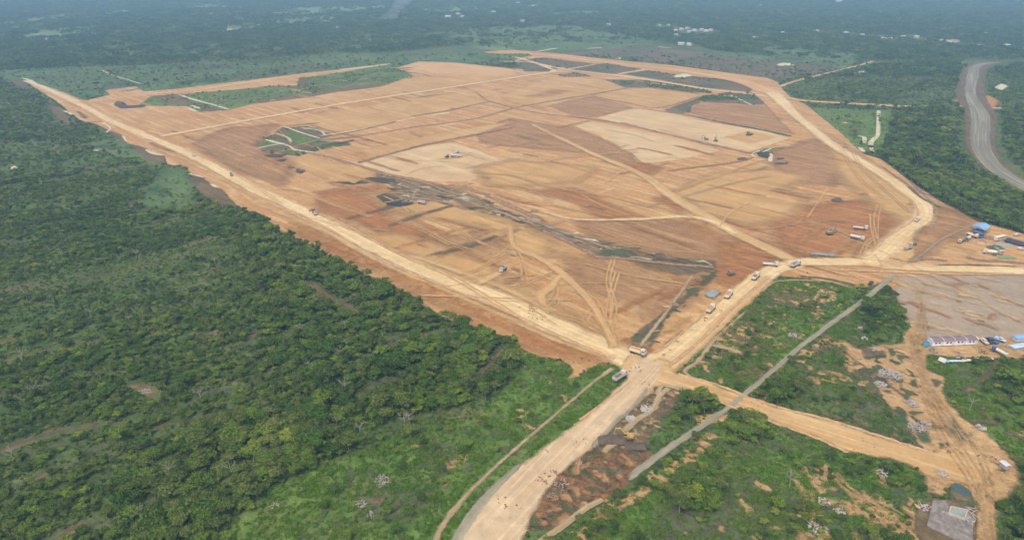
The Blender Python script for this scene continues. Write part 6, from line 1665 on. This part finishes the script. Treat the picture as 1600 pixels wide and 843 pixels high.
rubble(1459, 352, 2.2, 'pale scrap scatter at the bend above the concrete ditch', 14, mat='rubble', branchy=.4)
rubble(1575, 372, 2.0, 'green scrap scatter behind the cream bus', 16, mat='green', branchy=.6)
rubble(1459, 549, 2.4, 'grey scrap scatter at the front left of the camp yard', 26, mat='steel', branchy=.6)
rubble(1500, 560, 2.2, 'brown scrap scatter behind the sheet row', 20, mat='wood', branchy=.6)
rubble(1535, 551, 2.4, 'dark scrap scatter beside the blue-cab lorry', 24, mat='loaddark', branchy=.5)
rubble(1570, 541, 2.4, 'planks scattered in front of the pale blue shack', 24, mat='wood', branchy=.8)
block('frame_hut', 1568, 731, (1573, 735), 'small half-open hut at the right edge of the dirt track', 'hut', 'conc', (2.4, 1.8, 1.6), .1, 'greyroof')

# ---------- far settlement
for i, (hx, hy, L, mt, rf, w) in enumerate(HOUSES):
    lab = '%s house with %s roof %s' % ({'white': 'white', 'cream': 'cream'}[mt], {'greyroof': 'pale grey', 'redroof': 'red', 'white': 'white'}[rf], w)
    block('house', hx, hy + 1, (hx + 5, hy + 1 + (i % 3 - 1) * .5), lab, 'house', mt, (L * .85, L * .5, 4.2), .18, rf, win=3)
# smoke
sm = bpy.data.materials.new('thin_smoke'); t_, N_, L_ = nt(sm)
pv = N_.new('ShaderNodeVolumePrincipled'); pv.inputs['Density'].default_value = .009; pv.inputs['Color'].default_value = (.85, .92, 1, 1); pv.inputs['Anisotropy'].default_value = 0.2
ou = N_.new('ShaderNodeOutputMaterial'); L_.new(pv.outputs[0], ou.inputs['Volume'])
bm = bmesh.new(); p0 = G(606, 34)
for k, (dx, dz, r) in enumerate(((-14, 4, 10), (0, 8, 16), (14, 14, 16), (22, 26, 14), (34, 40, 16), (50, 56, 20))):
    bmesh.ops.create_icosphere(bm, subdivisions=3, radius=r, matrix=Matrix.Translation((p0[0] + dx, p0[1], dz + 4)) @ Matrix.Diagonal((1.3, 1, .8, 1)))
o = bm_obj('smoke', bm, sm); tag(o, 'thin blue smoke plume rising from the far forest', kind='stuff')

# ---------- air
bm = bmesh.new(); bmesh.ops.create_cube(bm, size=1.0)
hz = bm_obj('haze', bm, bpy.data.materials.new('hazy_air'))
hz.scale = (30400, 30400, 176); hz.location = (0, 0, 174 - 88)
t_, N_, L_ = nt(hz.data.materials[0])
pv = N_.new('ShaderNodeVolumePrincipled'); pv.inputs['Density'].default_value = HAZE; pv.inputs['Color'].default_value = (.40, .68, 1.0, 1); pv.inputs['Anisotropy'].default_value = 0.0
ou = N_.new('ShaderNodeOutputMaterial'); L_.new(pv.outputs[0], ou.inputs['Volume'])
hz['kind'] = 'stuff'; hz['label'] = 'thin blue haze in the air over the whole landscape'
#@@END
